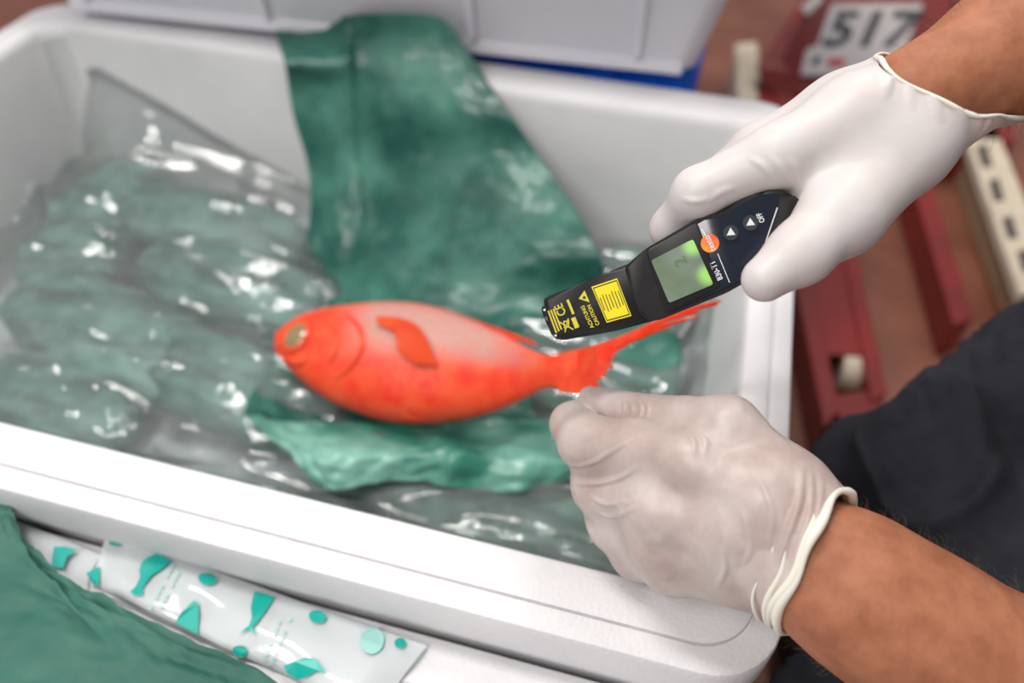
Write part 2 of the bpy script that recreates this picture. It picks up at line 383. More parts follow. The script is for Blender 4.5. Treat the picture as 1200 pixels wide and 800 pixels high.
# closed foam box in front, its lid carries the printed sleeve
LZ = -.056
lb = empty('foam_box', (-.4, -.05, 0))
p2 = [(-.82, .085, -.33, .190, .05, -.45), (-.83, .090, -.34, .200, .05, LZ - .045)]
under(foam_body('box_body', p2, 'foam', None), lb)
p3 = [(-.835, .096, -.345, .205, .05, LZ - .043), (-.838, .098, -.348, .2105, .05, LZ - .038), (-.838, .098, -.348, .2115, .05, LZ - .004), (-.836, .096, -.346, .2108, .049, LZ - .001), (-.833, .093, -.343, .2085, .047, LZ),
      (-.80, .060, -.31, .178, .04, LZ), (-.797, .057, -.307, .175, .04, LZ - .005), (-.785, .045, -.295, .165, .035, LZ - .005), (-.782, .042, -.292, .162, .035, LZ)]
under(foam_body('lid', p3, 'foam', None), lb)
tag(lb, 'closed white foam box with grooved lid under the printed plastic sleeve', 'box')

# tote behind, on a blue crate
tt = empty('storage_tote', (-.42, 1.1, ZR + .012))
def tote(x0, x1, y0, y1, z0, h, flare, m):
    pf = [(x0, x1, y0, y1, .03, z0), (x0 - .004, x1 + .004, y0 - .004, y1 + .004, .03, z0 + .005), (x0 - flare, x1 + flare, y0 - flare, y1 + flare, .035, z0 + h),
          (x0 - flare - .015, x1 + flare + .015, y0 - flare - .015, y1 + flare + .015, .04, z0 + h), (x0 - flare - .015, x1 + flare + .015, y0 - flare - .015, y1 + flare + .015, .04, z0 + h + .012),
          (x0 - flare + .004, x1 + flare - .004, y0 - flare + .004, y1 + flare - .004, .035, z0 + h + .012), (x0 + .008, x1 - .008, y0 + .008, y1 - .008, .03, z0 + .01)]
    return foam_body('tote_body', pf, m, None)
under(tote(-.84, -.016, .94, 1.40, .014, .30, .07, 'tote_plastic'), tt)
for i, xx in enumerate((-.80, -.55, -.285, -.085)):
    s = 1 if xx < -.4 else -1
    bm = bmesh.new()
    box_bm(bm, (xx, .9, ZR + .16), (.010, .012, .26), Matrix.Rotation(math.radians(13.5), 3, 'X'), .003)
    under(from_bm('rib', bm, 'tote_plastic'), tt)
under(box('foot_band', (-.43, .935, ZR + .022), (.80, .008, .016), 'tote_plastic', bevel=.002), tt)
tp0 = P(812, 88, .014); tp1 = P(559, 61, .014)
ta = math.atan2(tp0[1] - tp1[1], tp0[0] - tp1[0])
tt.matrix_world = Matrix.Translation(V(tp0)) @ Matrix.Rotation(ta, 4, 'Z') @ Matrix.Translation(Vector((.016, -.936, 0)) - Vector((0, 0, ZR + .014))) @ Matrix.Translation(tt.location)
tag(tt, 'tapered translucent white plastic tote standing on a blue crate', 'tote')
bc = empty('blue_crate', (-.42, 1.15, 0))
pf = [(-.86, -.035, .955, 1.38, .03, -.45), (-.90, -.012, .932, 1.42, .03, -.05), (-.905, -.008, .929, 1.425, .03, -.05), (-.905, -.008, .929, 1.425, .03, .010), (-.89, -.02, .945, 1.41, .03, .012)]
under(foam_body('crate_body', pf, 'blue_plastic', None), bc)
under(box('latch', (-.125, .928, ZR - .008), (.03, .008, .03), 'blue_plastic', bevel=.002), bc)
tag(bc, 'bright blue plastic crate beneath the white tote', 'crate')

# ------------------------------------------------------------------ contents of the foam box
ice = []
nx, ny = 70, 46
xs = np.linspace(-.838, .05, nx); ys = np.linspace(.285, .824, ny); GX, GY = np.meshgrid(xs, ys)
gz = -.235 + .02 * crumple(GX, GY, 3, 14, 7)
io = mesh('crushed_ice', np.stack([GX, GY, ZR + gz], -1).reshape(-1, 3), grid_faces(ny, nx), 'ice')
io['kind'] = 'stuff'; tag(io, 'pale crushed ice filling the bottom of the open foam box', 'ice')
# parcels: paper-wrapped fish under the film  (px, py, half length, half width, half height, angle)
PAR = [(118, 175, .080, .060, .05, 75, 'small dark green paper parcel against the back wall in the box corner'),
       (230, 262, .17, .055, .042, -6, 'long green paper parcel along the back wall under the clear film'),
       (90, 300, .07, .05, .04, 20, 'short green paper parcel beside the end wall under the clear film'),
       (270, 335, .13, .055, .048, -10, 'green paper parcel pointing at the fish head under the clear film'),
       (130, 392, .15, .06, .047, -14, 'broad pale-streaked green paper parcel in the middle of the left half'),
       (270, 452, .13, .052, .045, -12, 'green paper parcel beside the crumpled paper sheet below the fish head'),
       (60, 470, .10, .05, .03, -10, 'flat green paper parcel near the front wall at the far end from the hands'),
       (600, 600, .17, .040, .045, -3, 'dark green paper parcel along the front wall under the pinching hand'),
       (790, 300, .09, .07, .05, 60, 'pale green paper parcel under film behind the thermometer nose'),
       (770, 480, .07, .09, .05, 80, 'dark green paper parcel beside the end wall beneath the fish tail')]
BUMPS = []
for px, py, a, b, c, ang, lab in PAR:
    a *= 1.02; b *= 1.08; c *= .95
    q = P(px, py, -.20); c0 = np.array([q[0], q[1], ZR - .205])
    an = math.radians(ang)
    ex_ = math.hypot(a * math.cos(an), b * math.sin(an)) + .008; ey_ = math.hypot(a * math.sin(an), b * math.cos(an)) + .008
    c0[0] = np.clip(c0[0], -.836 + ex_, .048 - ex_); c0[1] = np.clip(c0[1], .288 + ey_, .822 - ey_)      # clear of the box walls
    BUMPS.append((c0[0], c0[1], a, b, c, an))
    nu, nv = 64, 40; vv = []
    for j in range(nv):
        ph = math.pi * j / (nv - 1)
        for i in range(nu):
            th = 2 * math.pi * i / nu
            sgn = lambda t, e: math.copysign(abs(t) ** e, t)
            vv.append((a * sgn(math.cos(ph), .75), b * sgn(math.sin(ph), .6) * sgn(math.cos(th), .8), c * sgn(math.sin(ph), .7) * sgn(math.sin(th), .8)))
    vv = np.array(vv)
    dsp = crumple(vv[:, 0] + vv[:, 2], vv[:, 1] * 1.3 + vv[:, 2], int(px), 13, 7) * .019
    nn = vv / np.linalg.norm(vv / np.array([a, b, c]), axis=1, keepdims=True).clip(.1) / np.array([a, b, c]); nn /= np.linalg.norm(nn, axis=1, keepdims=True) + 1e-9
    vv = vv + nn * dsp[:, None]
    R = np.array([[math.cos(an), -math.sin(an), 0], [math.sin(an), math.cos(an), 0], [0, 0, 1]])
    vv = vv @ R.T
    ff = [(j * nu + i, j * nu + (i + 1) % nu, (j + 1) * nu + (i + 1) % nu, (j + 1) * nu + i) for j in range(nv - 1) for i in range(nu)]
    o = mesh('paper_parcel', vv, ff, 'parcel_paper'); o.location = c0
    tag(o, lab, 'parcel', 'paper parcels in the foam box')
# clear plastic liner
def film_z(x, y):
    z = np.full_like(x, -.205)
    for bx, by, a, b, c, an in BUMPS:
        u = ((x - bx) * math.cos(an) + (y - by) * math.sin(an)) / (a * 1.12); w_ = (-(x - bx) * math.sin(an) + (y - by) * math.cos(an)) / (b * 1.15)
        r2 = u * u + w_ * w_
        z = np.maximum(z, -.205 + (c + .012) * np.sqrt(np.clip(1 - r2 * .8, 0, 1)))
    return z
nx, ny = 420, 270
xs = np.linspace(-.862, .072, nx); ys = np.linspace(.264, .842, ny); GX, GY = np.meshgrid(xs, ys)
gz = film_z(GX, GY)
for _ in range(10):
    g = np.pad(gz, 1, mode='edge'); gz = np.maximum(gz, .25 * (g[:-2, 1:-1] + g[2:, 1:-1] + g[1:-1, :-2] + g[1:-1, 2:]))
gz = .6 * gz - .4 * .165 + .012 + .036 * crumple(GX * .55, GY * 1.7, 21, 7, 9) + .010 * crumple(GX * .6, GY * 1.5, 8, 18, 8)
front = np.clip((.37 - GY) / .106, 0, 1); gz = gz * (1 - front ** 1.3) + (-.016 + .02 * crumple(GX, GY, 4, 9)) * front ** 1.3
bk = np.clip((GY - .76) / .08, 0, 1) ** 2; top = np.interp(GX, [-.86, -.80, -.74, -.55, -.45, .07], [-.07, -.05, -.075, -.16, -.19, -.18]); gz = gz * (1 - bk) + (top + .008 * crumple(GX, GY, 14, 12)) * bk
rt = np.clip((GX - .0) / .07, 0, 1) ** 2; gz = gz * (1 - rt) + (-.10) * rt
lt = np.clip((-.80 - GX) / .06, 0, 1) ** 2; gz = gz * (1 - lt) + np.maximum(gz, -.16) * lt
ins = .86 * np.clip(-gz - .01, 0, .2) * .12   # keep clear of the drafted walls
GX2 = np.clip(GX, -.858 + ins, .070 - ins); GY2 = np.clip(GY, .266 + ins, .841 - ins)
FILMZ = gz
fo = mesh('plastic_liner', np.stack([GX2, GY2, ZR + gz], -1).reshape(-1, 3), grid_faces(ny, nx), 'film')
tag(fo, 'crumpled clear plastic liner film spread over parcels inside the open foam box', 'plastic film')
def film_at(x, y):
    i = np.clip(((y - .264) / .578 * (ny - 1)).astype(int), 0, ny - 1); j = np.clip(((x + .862) / .934 * (nx - 1)).astype(int), 0, nx - 1)
    return gz[i, j]

# the big green paper sheet: over the back rim, down under the fish, crumpled towards the front
def yrow(y, pts): return [PY(a, b, y) for a, b in pts]
def zrow(pts): return [P(a, b, z) for a, b, z in pts]
ctrl = [[P(321, 37, .016), P(374, 24, .026), PY(430, 16, .866), PY(503, 17, .866), PY(528, 30, .866)],
        [P(329, 58, .013), P(378, 52, .018), PY(430, 46, .858), PY(505, 42, .860), PY(546, 56, .860)],
        [P(334, 76, .007), P(382, 74, .010), PY(431, 70, .840), PY(510, 66, .848), PY(562, 80, .848)],
        [PY(338, 100, .822), PY(386, 98, .824), PY(432, 96, .826), PY(517, 92, .830), PY(574, 100, .834)],
        yrow(.806, [(346, 142), (391, 140), (434, 136), (530, 130), (598, 134)]),
        yrow(.785, [(361, 195), (400, 190), (438, 190), (556, 182), (634, 186)]),
        yrow(.735, [(363, 250), (402, 245), (442, 248), (580, 240), (672, 240)]),
        yrow(.680, [(362, 300), (405, 300), (446, 302), (596, 298), (704, 300)]),
        [P(374, 348, -.17), P(420, 350, -.165), P(480, 352, -.16), P(610, 352, -.145), P(720, 350, -.14)],
        zrow([(345, 400, -.17), (400, 410, -.17), (490, 415, -.165), (620, 400, -.155), (790, 392, -.15)]),
        zrow([(290, 470, -.145), (360, 470, -.16), (480, 480, -.165), (600, 470, -.16), (796, 440, -.15)]),
        zrow([(300, 500, -.135), (370, 505, -.15), (480, 505, -.145), (590, 500, -.155), (780, 500, -.16)]),
        zrow([(340, 530, -.13), (380, 535, -.125), (490, 528, -.12), (590, 535, -.125), (720, 530, -.13)]),
        zrow([(372, 566, -.15), (395, 574, -.14), (480, 562, -.145), (585, 577, -.145), (680, 560, -.145)])]
G = patch(ctrl, 120, 190)
N = grid_normals(G)
ii, jj = np.meshgrid(np.linspace(0, 1, 190), np.linspace(0, 1, 120), indexing='ij')
amp = np.interp(ii, [0, .25, .42, .57, .75, 1], [.0015, .003, .006, .009, .016, .014])
G = G + N * (amp * crumple(jj * .5, ii * .75, 33, 9, 8) + .3 * amp * crumple(jj * .5, ii * .75, 41, 30, 6))[..., None]
# standing fold line along the sheet
fold = np.exp(-((jj - .42) / .012) ** 2) * np.interp(ii, [0, .35, .5], [1, 1, 0]); G = G + N * (fold * .004)[..., None]
sh = empty('paper_sheet', (-.25, .6, ZR - .15))
ci = 155
so = under(mesh('sheet', G[:ci].reshape(-1, 3), grid_faces(ci, 120), 'paper'), sh)
so2 = under(mesh('crumpled_edge', G[ci - 1:].reshape(-1, 3), grid_faces(190 - ci + 1, 120), 'paper_fold'), sh)
so2['label'] = 'pale folded paper edge'
for o in (so, so2):
    md = o.modifiers.new('thick', 'SOLIDIFY'); md.thickness = .0006
tag(sh, 'large crumpled green paper sheet hanging over the box rim beneath the fish', 'paper')

# ------------------------------------------------------------------ fish
FX = [322, 328, 338, 355, 380, 410, 450, 490, 530, 570, 600, 622, 640, 658, 676]
FT = [392, 386, 378, 369, 363, 359, 356, 358, 368, 384, 398, 410, 416, 415, 411]
FB = [410, 417, 430, 446, 465, 479, 492, 496, 493, 485, 474, 463, 455, 457, 460]
FZ = [-.105, -.105, -.106, -.108, -.110, -.110, -.106, -.100, -.090, -.074, -.056, -.038, -.022, -.008, .006]
FW = [.006, .010, .014, .020, .027, .033, .037, .037, .033, .026, .019, .014, .011, .008, .005]
q = catmull(np.array([FX, FT, FB, FZ, FW]).T, 74)
fish = empty('fish', P(480, 430, -.14))
nsec = 36; fv = []; fl_at = []
for x, t, b, z, wd in q:
    dzt = .022 * (b - t) / 140; T = P(x, t, z + dzt); B = P(x, b, z - dzt); c = (T + B) / 2; hh = (T - B) / 2 * .985
    up = CAM - c; up = up - hh * (up @ hh) / (hh @ hh); up /= np.linalg.norm(up)
    for k in range(nsec):
        a = 2 * math.pi * k / nsec; ca, sa = math.cos(a), math.sin(a)
        fv.append(c + hh * math.copysign(abs(ca) ** .96, ca) + up * wd * math.copysign(abs(sa) ** .85, sa))
        yy = (1 - ca) / 2        # 0 back, 1 belly
        m1 = np.interp(x, [395, 440, 570, 640], [0, 1, .95, 0]) * np.interp(yy, [.0, .10, .25, .45, .62], [.2, .85, 1, .9, 0])
        m2 = np.interp(x, [380, 420, 500, 560], [0, .35, .25, 0]) * np.interp(yy, [.4, .55, .7], [0, 1, 0])
        fl_at.append(max(m1, m2))
nst = len(q)
ff = [(i * nsec + k, (i + 1) * nsec + k, (i + 1) * nsec + (k + 1) % nsec, i * nsec + (k + 1) % nsec) for i in range(nst - 1) for k in range(nsec)]
ff += [tuple(range(nsec)), tuple((nst - 1) * nsec + k for k in range(nsec - 1, -1, -1))]
FV = np.array(fv)
fbody = under(mesh('body', FV, ff, 'fish_skin'), fish)
at = fbody.data.attributes.new('flank', 'FLOAT', 'POINT'); at.data.foreach_set('value', np.array(fl_at, np.float32))
bm = bmesh.new(); bm.from_mesh(fbody.data); bmesh.ops.recalc_face_normals(bm, faces=bm.faces); bm.to_mesh(fbody.data); bm.free()
from mathutils.bvhtree import BVHTree
fish_bvh = BVHTree.FromPolygons([tuple(map(float, p)) for p in FV], ff)
def fish_pt(px, py, lift=0.0):           # point on the fish's flank seen at this pixel
    d = V(ray(px, py)).normalized(); h = fish_bvh.ray_cast(V(CAM), d)
    if h[0] is None: h = fish_bvh.find_nearest(V(P(px, py, -.08)))
    return np.array(h[0]) - np.array(d) * lift
def slab(name, outline_px, fn, m, parent, th=.002, inset=0.0):
    top = [fn(*p) for p in outline_px]; n = len(top); d = CAM - np.mean(top, 0); d /= np.linalg.norm(d)
    vv = top + [p - d * th for p in top]
    f_ = [tuple(range(n)), tuple(range(2 * n - 1, n - 1, -1))] + [(k, n + k, n + (k + 1) % n, (k + 1) % n) for k in range(n)]
    o = mesh(name, vv, f_, m, None, smooth=False)
    return under(o, parent)
def ellipse(cx, cy, a, b, ang, n=28):
    c, s = math.cos(math.radians(ang)), math.sin(math.radians(ang))
    return [(cx + a * math.cos(t) * c - b * math.sin(t) * s, cy + a * math.cos(t) * s + b * math.sin(t) * c) for t in np.linspace(0, 2 * math.pi, n, endpoint=False)]
# eye: raised orange socket, gold iris lens
er = [fish_pt(a, b, .002) for a, b in ellipse(344, 395, 24, 15, -52)]
er2 = [fish_pt(a, b, .005) for a, b in ellipse(345, 394, 19, 11.5, -52)]
er3 = [fish_pt(a, b, .004) for a, b in ellipse(346, 393, 16, 9, -52)]
n = len(er); vv = er + er2 + er3
eye_s = under(mesh('eye_socket', vv, [(i * n + k, i * n + (k + 1) % n, (i + 1) * n + (k + 1) % n, (i + 1) * n + k) for i in (0, 1) for k in range(n)], 'fin_orange'), fish)
vv = er3 + [fish_pt(a, b, .0055) for a, b in ellipse(346, 393, 8, 4.5, -52)] + [fish_pt(346, 393, .006)]
under(mesh('eye', vv, [(k, (k + 1) % n, n + (k + 1) % n, n + k) for k in range(n)] + [(n + k, n + (k + 1) % n, 2 * n) for k in range(n)], 'eye_gold'), fish)
# mouth line and gill cover edge
def skin_tube(name, pts, r, m, lift=0.0):
    pp = catmull(np.array([list(map(float, a)) for a in pts]), 20)
    k = np.sin(np.linspace(0.15, math.pi - .15, 20)) * r
    return under(tube(name, [fish_pt(a, b, lift) for a, b in pp], list(k), m, None, 6), fish)
skin_tube('lower_jaw', [(325, 413), (336, 420), (350, 424), (362, 420)], .0035, 'fish_skin', .001)
skin_tube('gill_cover', [(404, 366), (422, 385), (424, 408), (410, 430), (392, 445)], .0035, 'fish_skin', .0005)
skin_tube('gill_cover', [(378, 372), (394, 392), (394, 412), (384, 428)], .0025, 'fin_orange', .0005)
# fins made of rays
def fin(name, rays, m, base_w, zf, th=.0018):
    vv = []; f_ = []
    for pts, w0, w1 in rays:
        pp = catmull(np.array(pts, float), 9); n0 = len(vv)
        for i, p in enumerate(pp):
            c = zf(*p); d = pp[min(i + 1, 8)] - pp[max(i - 1, 0)]; d = d / (np.linalg.norm(d) + 1e-9); nr = np.array([-d[1], d[0]])
            wv = w0 + (w1 - w0) * i / 8
            vw = CAM - c; vw /= np.linalg.norm(vw)
            a = zf(*(p + nr * wv)); b = zf(*(p - nr * wv))
            vv += [a, c + vw * th, b, c - vw * th]
        for i in range(8):
            for k in range(4): f_.append((n0 + i * 4 + k, n0 + i * 4 + (k + 1) % 4, n0 + i * 4 + 4 + (k + 1) % 4, n0 + i * 4 + 4 + k))
        f_.append((n0 + 32, n0 + 33, n0 + 34, n0 + 35))
    return under(mesh(name, vv, f_, m, None, smooth=False), fish)
tz = lambda x, y: P(x, y, np.interp(x, [648, 676, 700, 740, 860], [-.016, .010, .034, .055, .085]))
g = random.Random(3); rays = []
for i in range(15):                         # upper lobe
    s = i / 14; tip = (850 - 130 * s ** 1.15 + g.uniform(-9, 9), 352 + 54 * s ** 1.05 + g.uniform(-3, 3))
    b0 = (652, 417 + 14 * s); mid = (715 - 4 * s, 401 + 21 * s); m2 = (b0[0] * .25 + tip[0] * .75 - 4, tip[1] + 14 - 4 * s)
    rays.append(([b0, mid, m2, tip], 2.6, 1.3))
for i in range(11):                         # middle and lower lobe, ending at the pinch
    s = i / 10; tip = (709 + 8 * math.sin(s * 7) + g.uniform(-5, 5), 415 + 46 * s)
    rays.append(([(650, 428 + 22 * s), (682, 424 + 30 * s), (698, 420 + 38 * s), tip], 2.6, 1.8))
for i in range(4):
    s = i / 3; rays.append(([(655, 446 + 9 * s), (676, 449 + 9 * s), (694, 455 + 7 * s), (722 + g.uniform(-8, 6), 462 + 6 * s)], 3.5, 1.4))
fin('tail_fin', rays, 'fish_skin', 4, tz)
pz = lambda x, y: fish_pt(x, y, .0055)
rays = [([(444, 376 + 8 * s), (465 + 6 * s * 0, 382 + 20 * s), (490 - 12 * s, 402 + 14 * s), (511 - 18 * s, 424 + 5 * s - 6 * abs(s - .4))], 4.0, 2.2) for s in np.linspace(0, 1, 7)]
rays = [([(441 + 5 * s, 374 + 3 * s), (462 - 6 * s + 9, 376 + 12 * s), (486 + 8 - 26 * s, 390 + 18 * s), (506 + 4 - 22 * s, 428 - 2 * s)], 4.2, 2.0) for s in np.linspace(0, 1, 8)]
fin('pectoral_fin', rays, 'fin_orange', 4, pz)
dz = lambda x, y: P(x, y, np.interp(x, [480, 530, 600, 640], [-.100, -.090, -.056, -.03]))
fin('dorsal_fin', [([(500 + 95 * s, 362 + 36 * s), (508 + 96 * s, 362 + 34 * s), (518 + 98 * s, 363 + 35 * s), (528 + 100 * s, 368 + 36 * s)], 3.0, 1.5) for s in np.linspace(0, 1, 16)], 'fish_skin', 3, dz)
bz = lambda x, y: P(x, y - 7, -.112)
fin('anal_fin', [([(470 + 60 * s, 491 + 1 * s), (482 + 55 * s, 495), (500 + 45 * s, 497 - s), (520 + 28 * s, 497 - 2 * s)], 2.2, 1.2) for s in np.linspace(0, 1, 8)], 'fin_orange', 3, bz)
tag(fish, 'whole bright red-orange fish with large eye lying on green paper', 'fish')

# ------------------------------------------------------------------ thermometer
DN = PT(641, 376, .462); DR = PT(932, 240, .418)
dy = DN - DR; dy /= np.linalg.norm(dy); d0 = (DN + DR) / 2
dzv = CAM - d0; dzv -= dy * (dzv @ dy); dzv /= np.linalg.norm(dzv); dxv = np.cross(dy, dzv)
DM = Matrix(((dxv[0], dy[0], dzv[0], d0[0]), (dxv[1], dy[1], dzv[1], d0[1]), (dxv[2], dy[2], dzv[2], d0[2]), (0, 0, 0, 1)))
dev = empty('infrared_thermometer'); dev.matrix_world = DM
def dl(px, py, z=0.0):                    # pixel -> local point on the face plane
    d = ray(px, py); o = CAM - d0 - dzv * z; t = -(o @ dzv) / (d @ dzv); p = CAM + d * t - d0
    return (p @ dxv, p @ dy, z)
def prism(name, px, zt, zb, m, parent, bev=.0, seg=3, scale_b=1.0, zfun=None):
    bm = bmesh.new()
    top = [bm.verts.new(dl(a, b, zt if zfun is None else zfun(a, b))) for a, b in px]
    cx = sum(v_.co.x for v_ in top) / len(top); cy = sum(v_.co.y for v_ in top) / len(top)
    bot = [bm.verts.new((cx + (v_.co.x - cx) * scale_b, cy + (v_.co.y - cy) * scale_b, zb)) for v_ in top]
    n = len(top); ft = bm.faces.new(top)
    bm.faces.new(bot[::-1])
    for k in range(n): bm.faces.new((top[k], bot[k], bot[(k + 1) % n], top[(k + 1) % n]))
    if bev: bmesh.ops.bevel(bm, geom=list(ft.edges), offset=bev, segments=seg, profile=.5, affect='EDGES')
    o = from_bm(name, bm, m, parent, smooth=True); o.data.set_sharp_from_angle(angle=math.radians(40)); return o
def rnd_poly(pts, r=6, n=4):
    out = []; pts = [np.array(p, float) for p in pts]; k = len(pts)
    for i in range(k):
        a, b, c = pts[i - 1], pts[i], pts[(i + 1) % k]
        r1 = min(r, .45 * np.linalg.norm(a - b)); r2 = min(r, .45 * np.linalg.norm(c - b))
        p0 = b + (a - b) / np.linalg.norm(a - b) * r1; p2 = b + (c - b) / np.linalg.norm(c - b) * r2
        for t in np.linspace(0, 1, n): out.append(tuple((1 - t) ** 2 * p0 + 2 * t * (1 - t) * b + t * t * p2))
    return out
main_out = rnd_poly([(730, 313), (757, 291), (824, 252), (838, 251), (852, 246), (866, 234), (892, 222), (926, 225), (944, 240), (932, 268), (905, 298), (888, 312), (873, 331), (852, 343), (800, 364), (771, 376), (752, 374), (744, 350)], 7)
nose_out = rnd_poly([(634, 350), (690, 328), (742, 306), (770, 340), (776, 374), (720, 388), (653, 400), (646, 394)], 7)
under_dev = dev
o = prism('housing', main_out, .0, -.036, 'device_black', dev, bev=.0022, scale_b=.93)
o = prism('nose', nose_out, -.0045, -.034, 'device_black', dev, bev=.003, scale_b=.95)
# raised shoulder between the nose and display
bm = bmesh.new()
faceplate = rnd_poly([(757, 296), (829, 256), (848, 254), (866, 240), (893, 227), (914, 228), (910, 246), (892, 292), (884, 306), (868, 328), (850, 337), (782, 368)], 5)
fp = prism('faceplate', faceplate, .0010, -.004, 'device_gloss', dev, bev=.0005)
lip = rnd_poly([(757, 293), (817, 260), (845, 336), (780, 368)], 5)
bez = prism('display_bezel', lip, .0014, -.003, 'device_black', dev, bev=.0005)
lcd([dl(812, 287, .0019), dl(830, 322, .0019)])
scr_px = rnd_poly([(763, 305), (812, 280), (836, 333), (784, 355)], 3)
scr = prism('screen', scr_px, .0019, -.002, 'lcd', bez)
def dmat(px, py, z, ang=0, to=None):
    p = dl(px, py, z); return Matrix.Translation(p) @ Matrix.Rotation(math.radians(ang), 4, 'Z')
PXM = 933 / .44                           # pixels per metre on the face
text_obj('digit', '2', 20 / PXM, dmat(798, 306, .0021), 'lcd_digit', scr, bold=.0)
# logo disc, lettering, buttons
def disc(name, cx, cy, rpx, zt, m, parent, zb=None):
    return prism(name, [(cx + rpx * math.cos(t), cy + rpx * math.sin(t)) for t in np.linspace(0, 2 * math.pi, 32, endpoint=False)], zt, zb if zb is not None else zt - .001, m, parent)
lg = disc('logo_badge', 832, 285, 10.8, .0017, 'logo_orange', dev)
text_obj('lettering', 'testo', 9.6 / PXM, dmat(832, 285, .0019, 0), 'print_white', lg, bold=.00008, sx=.95)
text_obj('lettering', '830-T1', 9.4 / PXM, dmat(839.5, 317, .0014), 'print_white', dev, bold=.0001, sx=.86)
text_obj('lettering', 'OFF', 8 / PXM, dmat(891.5, 255, .0014), 'print_white', dev, bold=.0001, sx=.8)
def line(name, a, b, wpx, z, m, parent):
    a = np.array(a, float); b = np.array(b, float); d = (b - a) / np.linalg.norm(b - a); nr = np.array([-d[1], d[0]]) * wpx / 2
    return prism(name, [a + nr, b + nr, b - nr, a - nr], z, z - .0004, m, parent)
line('trim_line', (841, 297), (855, 331), 1.0, .0013, 'print_white', dev)
line('trim_line', (822, 268), (827, 276), 1.6, .0013, 'print_white', dev)
line('panel_seam', (911, 243), (889, 308), 1.3, .0013, 'print_white', dev)
for bx, by, an in ((856.5, 272.5, 0), (879.5, 261, 0)):
    bt = disc('button', bx, by, 9.0, .0028, 'button_black', dev, -.001)
    e = [(bx + 6 * math.cos(math.radians(t)), by + 6 * math.sin(math.radians(t))) for t in ((-95, 25, 145) if bx < 860 else (-95, 25, 145))]
    prism('arrow', e, .0031, .0026, 'print_white', bt)
# warning labels on the nose
NZ = -.0043
def quad_between(c, hw, hl, ang):         # small oriented rectangle in pixels (hw along text, hl along the nose)
    pass
lab = prism('warning_label', [(693, 336), (723, 326), (740, 370), (711, 378)], NZ + .0002, NZ - .0004, 'label_yellow', dev)
ins_ = lambda k: [(716.7 + (a - 716.7) * k, 352.5 + (b - 352.5) * k) for a, b in [(693, 336), (723, 326), (740, 370), (711, 378)]]
prism('label_border', ins_(.93), NZ + .0003, NZ, 'print_black', lab); prism('label_field', ins_(.87), NZ + .0004, NZ, 'label_yellow', lab)
for i in range(7):
    s = -.72 + 1.44 * i / 6; c = np.array([716.7, 352.5]) + np.array([15, -5]) * s; dvec = np.array([8.5, 22]) * (.55 + .25 * ((i * 37) % 10) / 10)
    line('fine_print', c - dvec * .62, c + dvec * .62, .9, NZ + .0006, 'print_black', lab)
prism('warning_triangle', [(685, 340), (691, 354), (678, 350)], NZ + .0003, NZ, 'print_yellow', dev)
disc('triangle_mark', 684.6, 348.5, 1.7, NZ + .0005, 'print_black', dev)
text_obj('lettering', 'ACHTUNG', 6.6 / PXM, dmat(688.5, 371, NZ + .0003), 'print_yellow', dev, bold=.00008, sx=.92)
text_obj('lettering', 'CAUTION', 6.6 / PXM, dmat(695.5, 369, NZ + .0003), 'print_yellow', dev, bold=.00008, sx=.92)
text_obj('lettering', 'CE', 15.5 / PXM, dmat(657, 363, NZ + .0003), 'print_yellow', dev, bold=.0001, sx=.8)
line('crossed_bin', (655, 377), (672, 386), 1.4, NZ + .0003, 'print_yellow', dev); line('crossed_bin', (666, 373), (662, 389), 1.4, NZ + .0003, 'print_yellow', dev)
prism('crossed_bin', [(660, 376), (667, 375), (667, 383), (661, 385)], NZ + .0002, NZ - .0002, 'print_yellow', dev)
prism('crossed_bin', [(661.5, 377.5), (665.5, 376.5), (665.5, 381.5), (662, 383)], NZ + .00028, NZ - .0002, 'device_black', dev)
prism('bin_bar', [(669, 373), (674, 371), (679, 383), (674, 385)], NZ + .0003, NZ - .0002, 'print_yellow', dev)
for i in range(3): line('fine_print', (642.5 + 3 * i, 364 - 2 * i + i), (652 + 3 * i, 390 - 2 * i), 1.8, NZ + .0003, 'print_yellow', dev)
line('fine_print', (665, 351), (672, 368), 3, NZ + .0003, 'print_yellow', dev)
for a, b in ((638, 363), (651, 393)): disc('screw', a, b, 1.3, NZ + .0004, 'print_white', dev)
# grip below the rear of the housing, inside the fist
gp = [dl(905, 262, -.03), dl(912, 256, -.055), dl(930, 248, -.085), dl(948, 240, -.112)]
gm = np.array([DM @ Vector(p) for p in gp])
ringv = []
for i, p in enumerate(gp):
    for k in range(16):
        a = 2 * math.pi * k / 16; ringv.append((p[0] + .015 * math.cos(a), p[1] + (.019 + .002 * i) * math.sin(a), p[2]))
mesh('grip', ringv, [(i * 16 + k, i * 16 + (k + 1) % 16, i * 16 + 16 + (k + 1) % 16, i * 16 + 16 + k) for i in range(3) for k in range(16)] + [tuple(48 + k for k in range(16)), tuple(range(15, -1, -1))], 'device_black', dev)
tg = [dl(862, 288, -.034), dl(868, 285, -.045), dl(878, 280, -.052)]
tube('trigger', tg, [.004, .005, .004], 'device_black', dev)
ap = dl(640, 376, -.018); 
bm = bmesh.new(); bmesh.ops.create_cone(bm, cap_ends=True, segments=24, radius1=.009, radius2=.009, depth=.004, matrix=Matrix.Translation((ap[0], ap[1] - .0035, -.019)) @ Matrix.Rotation(math.pi / 2, 4, 'X'))
from_bm('lens_ring', bm, 'device_gloss', dev)
tag(dev, 'black handheld infrared thermometer with green screen and yellow warning label', 'thermometer')

# ------------------------------------------------------------------ person
A = lambda *p: PT(*p)
def chain(pts, k):
    return [(A(*pts[i][:3]), A(*pts[i + 1][:3]), pts[i][3], pts[i + 1][3], k) for i in range(len(pts) - 1)]
per = empty('person', (.55, .62, 0))
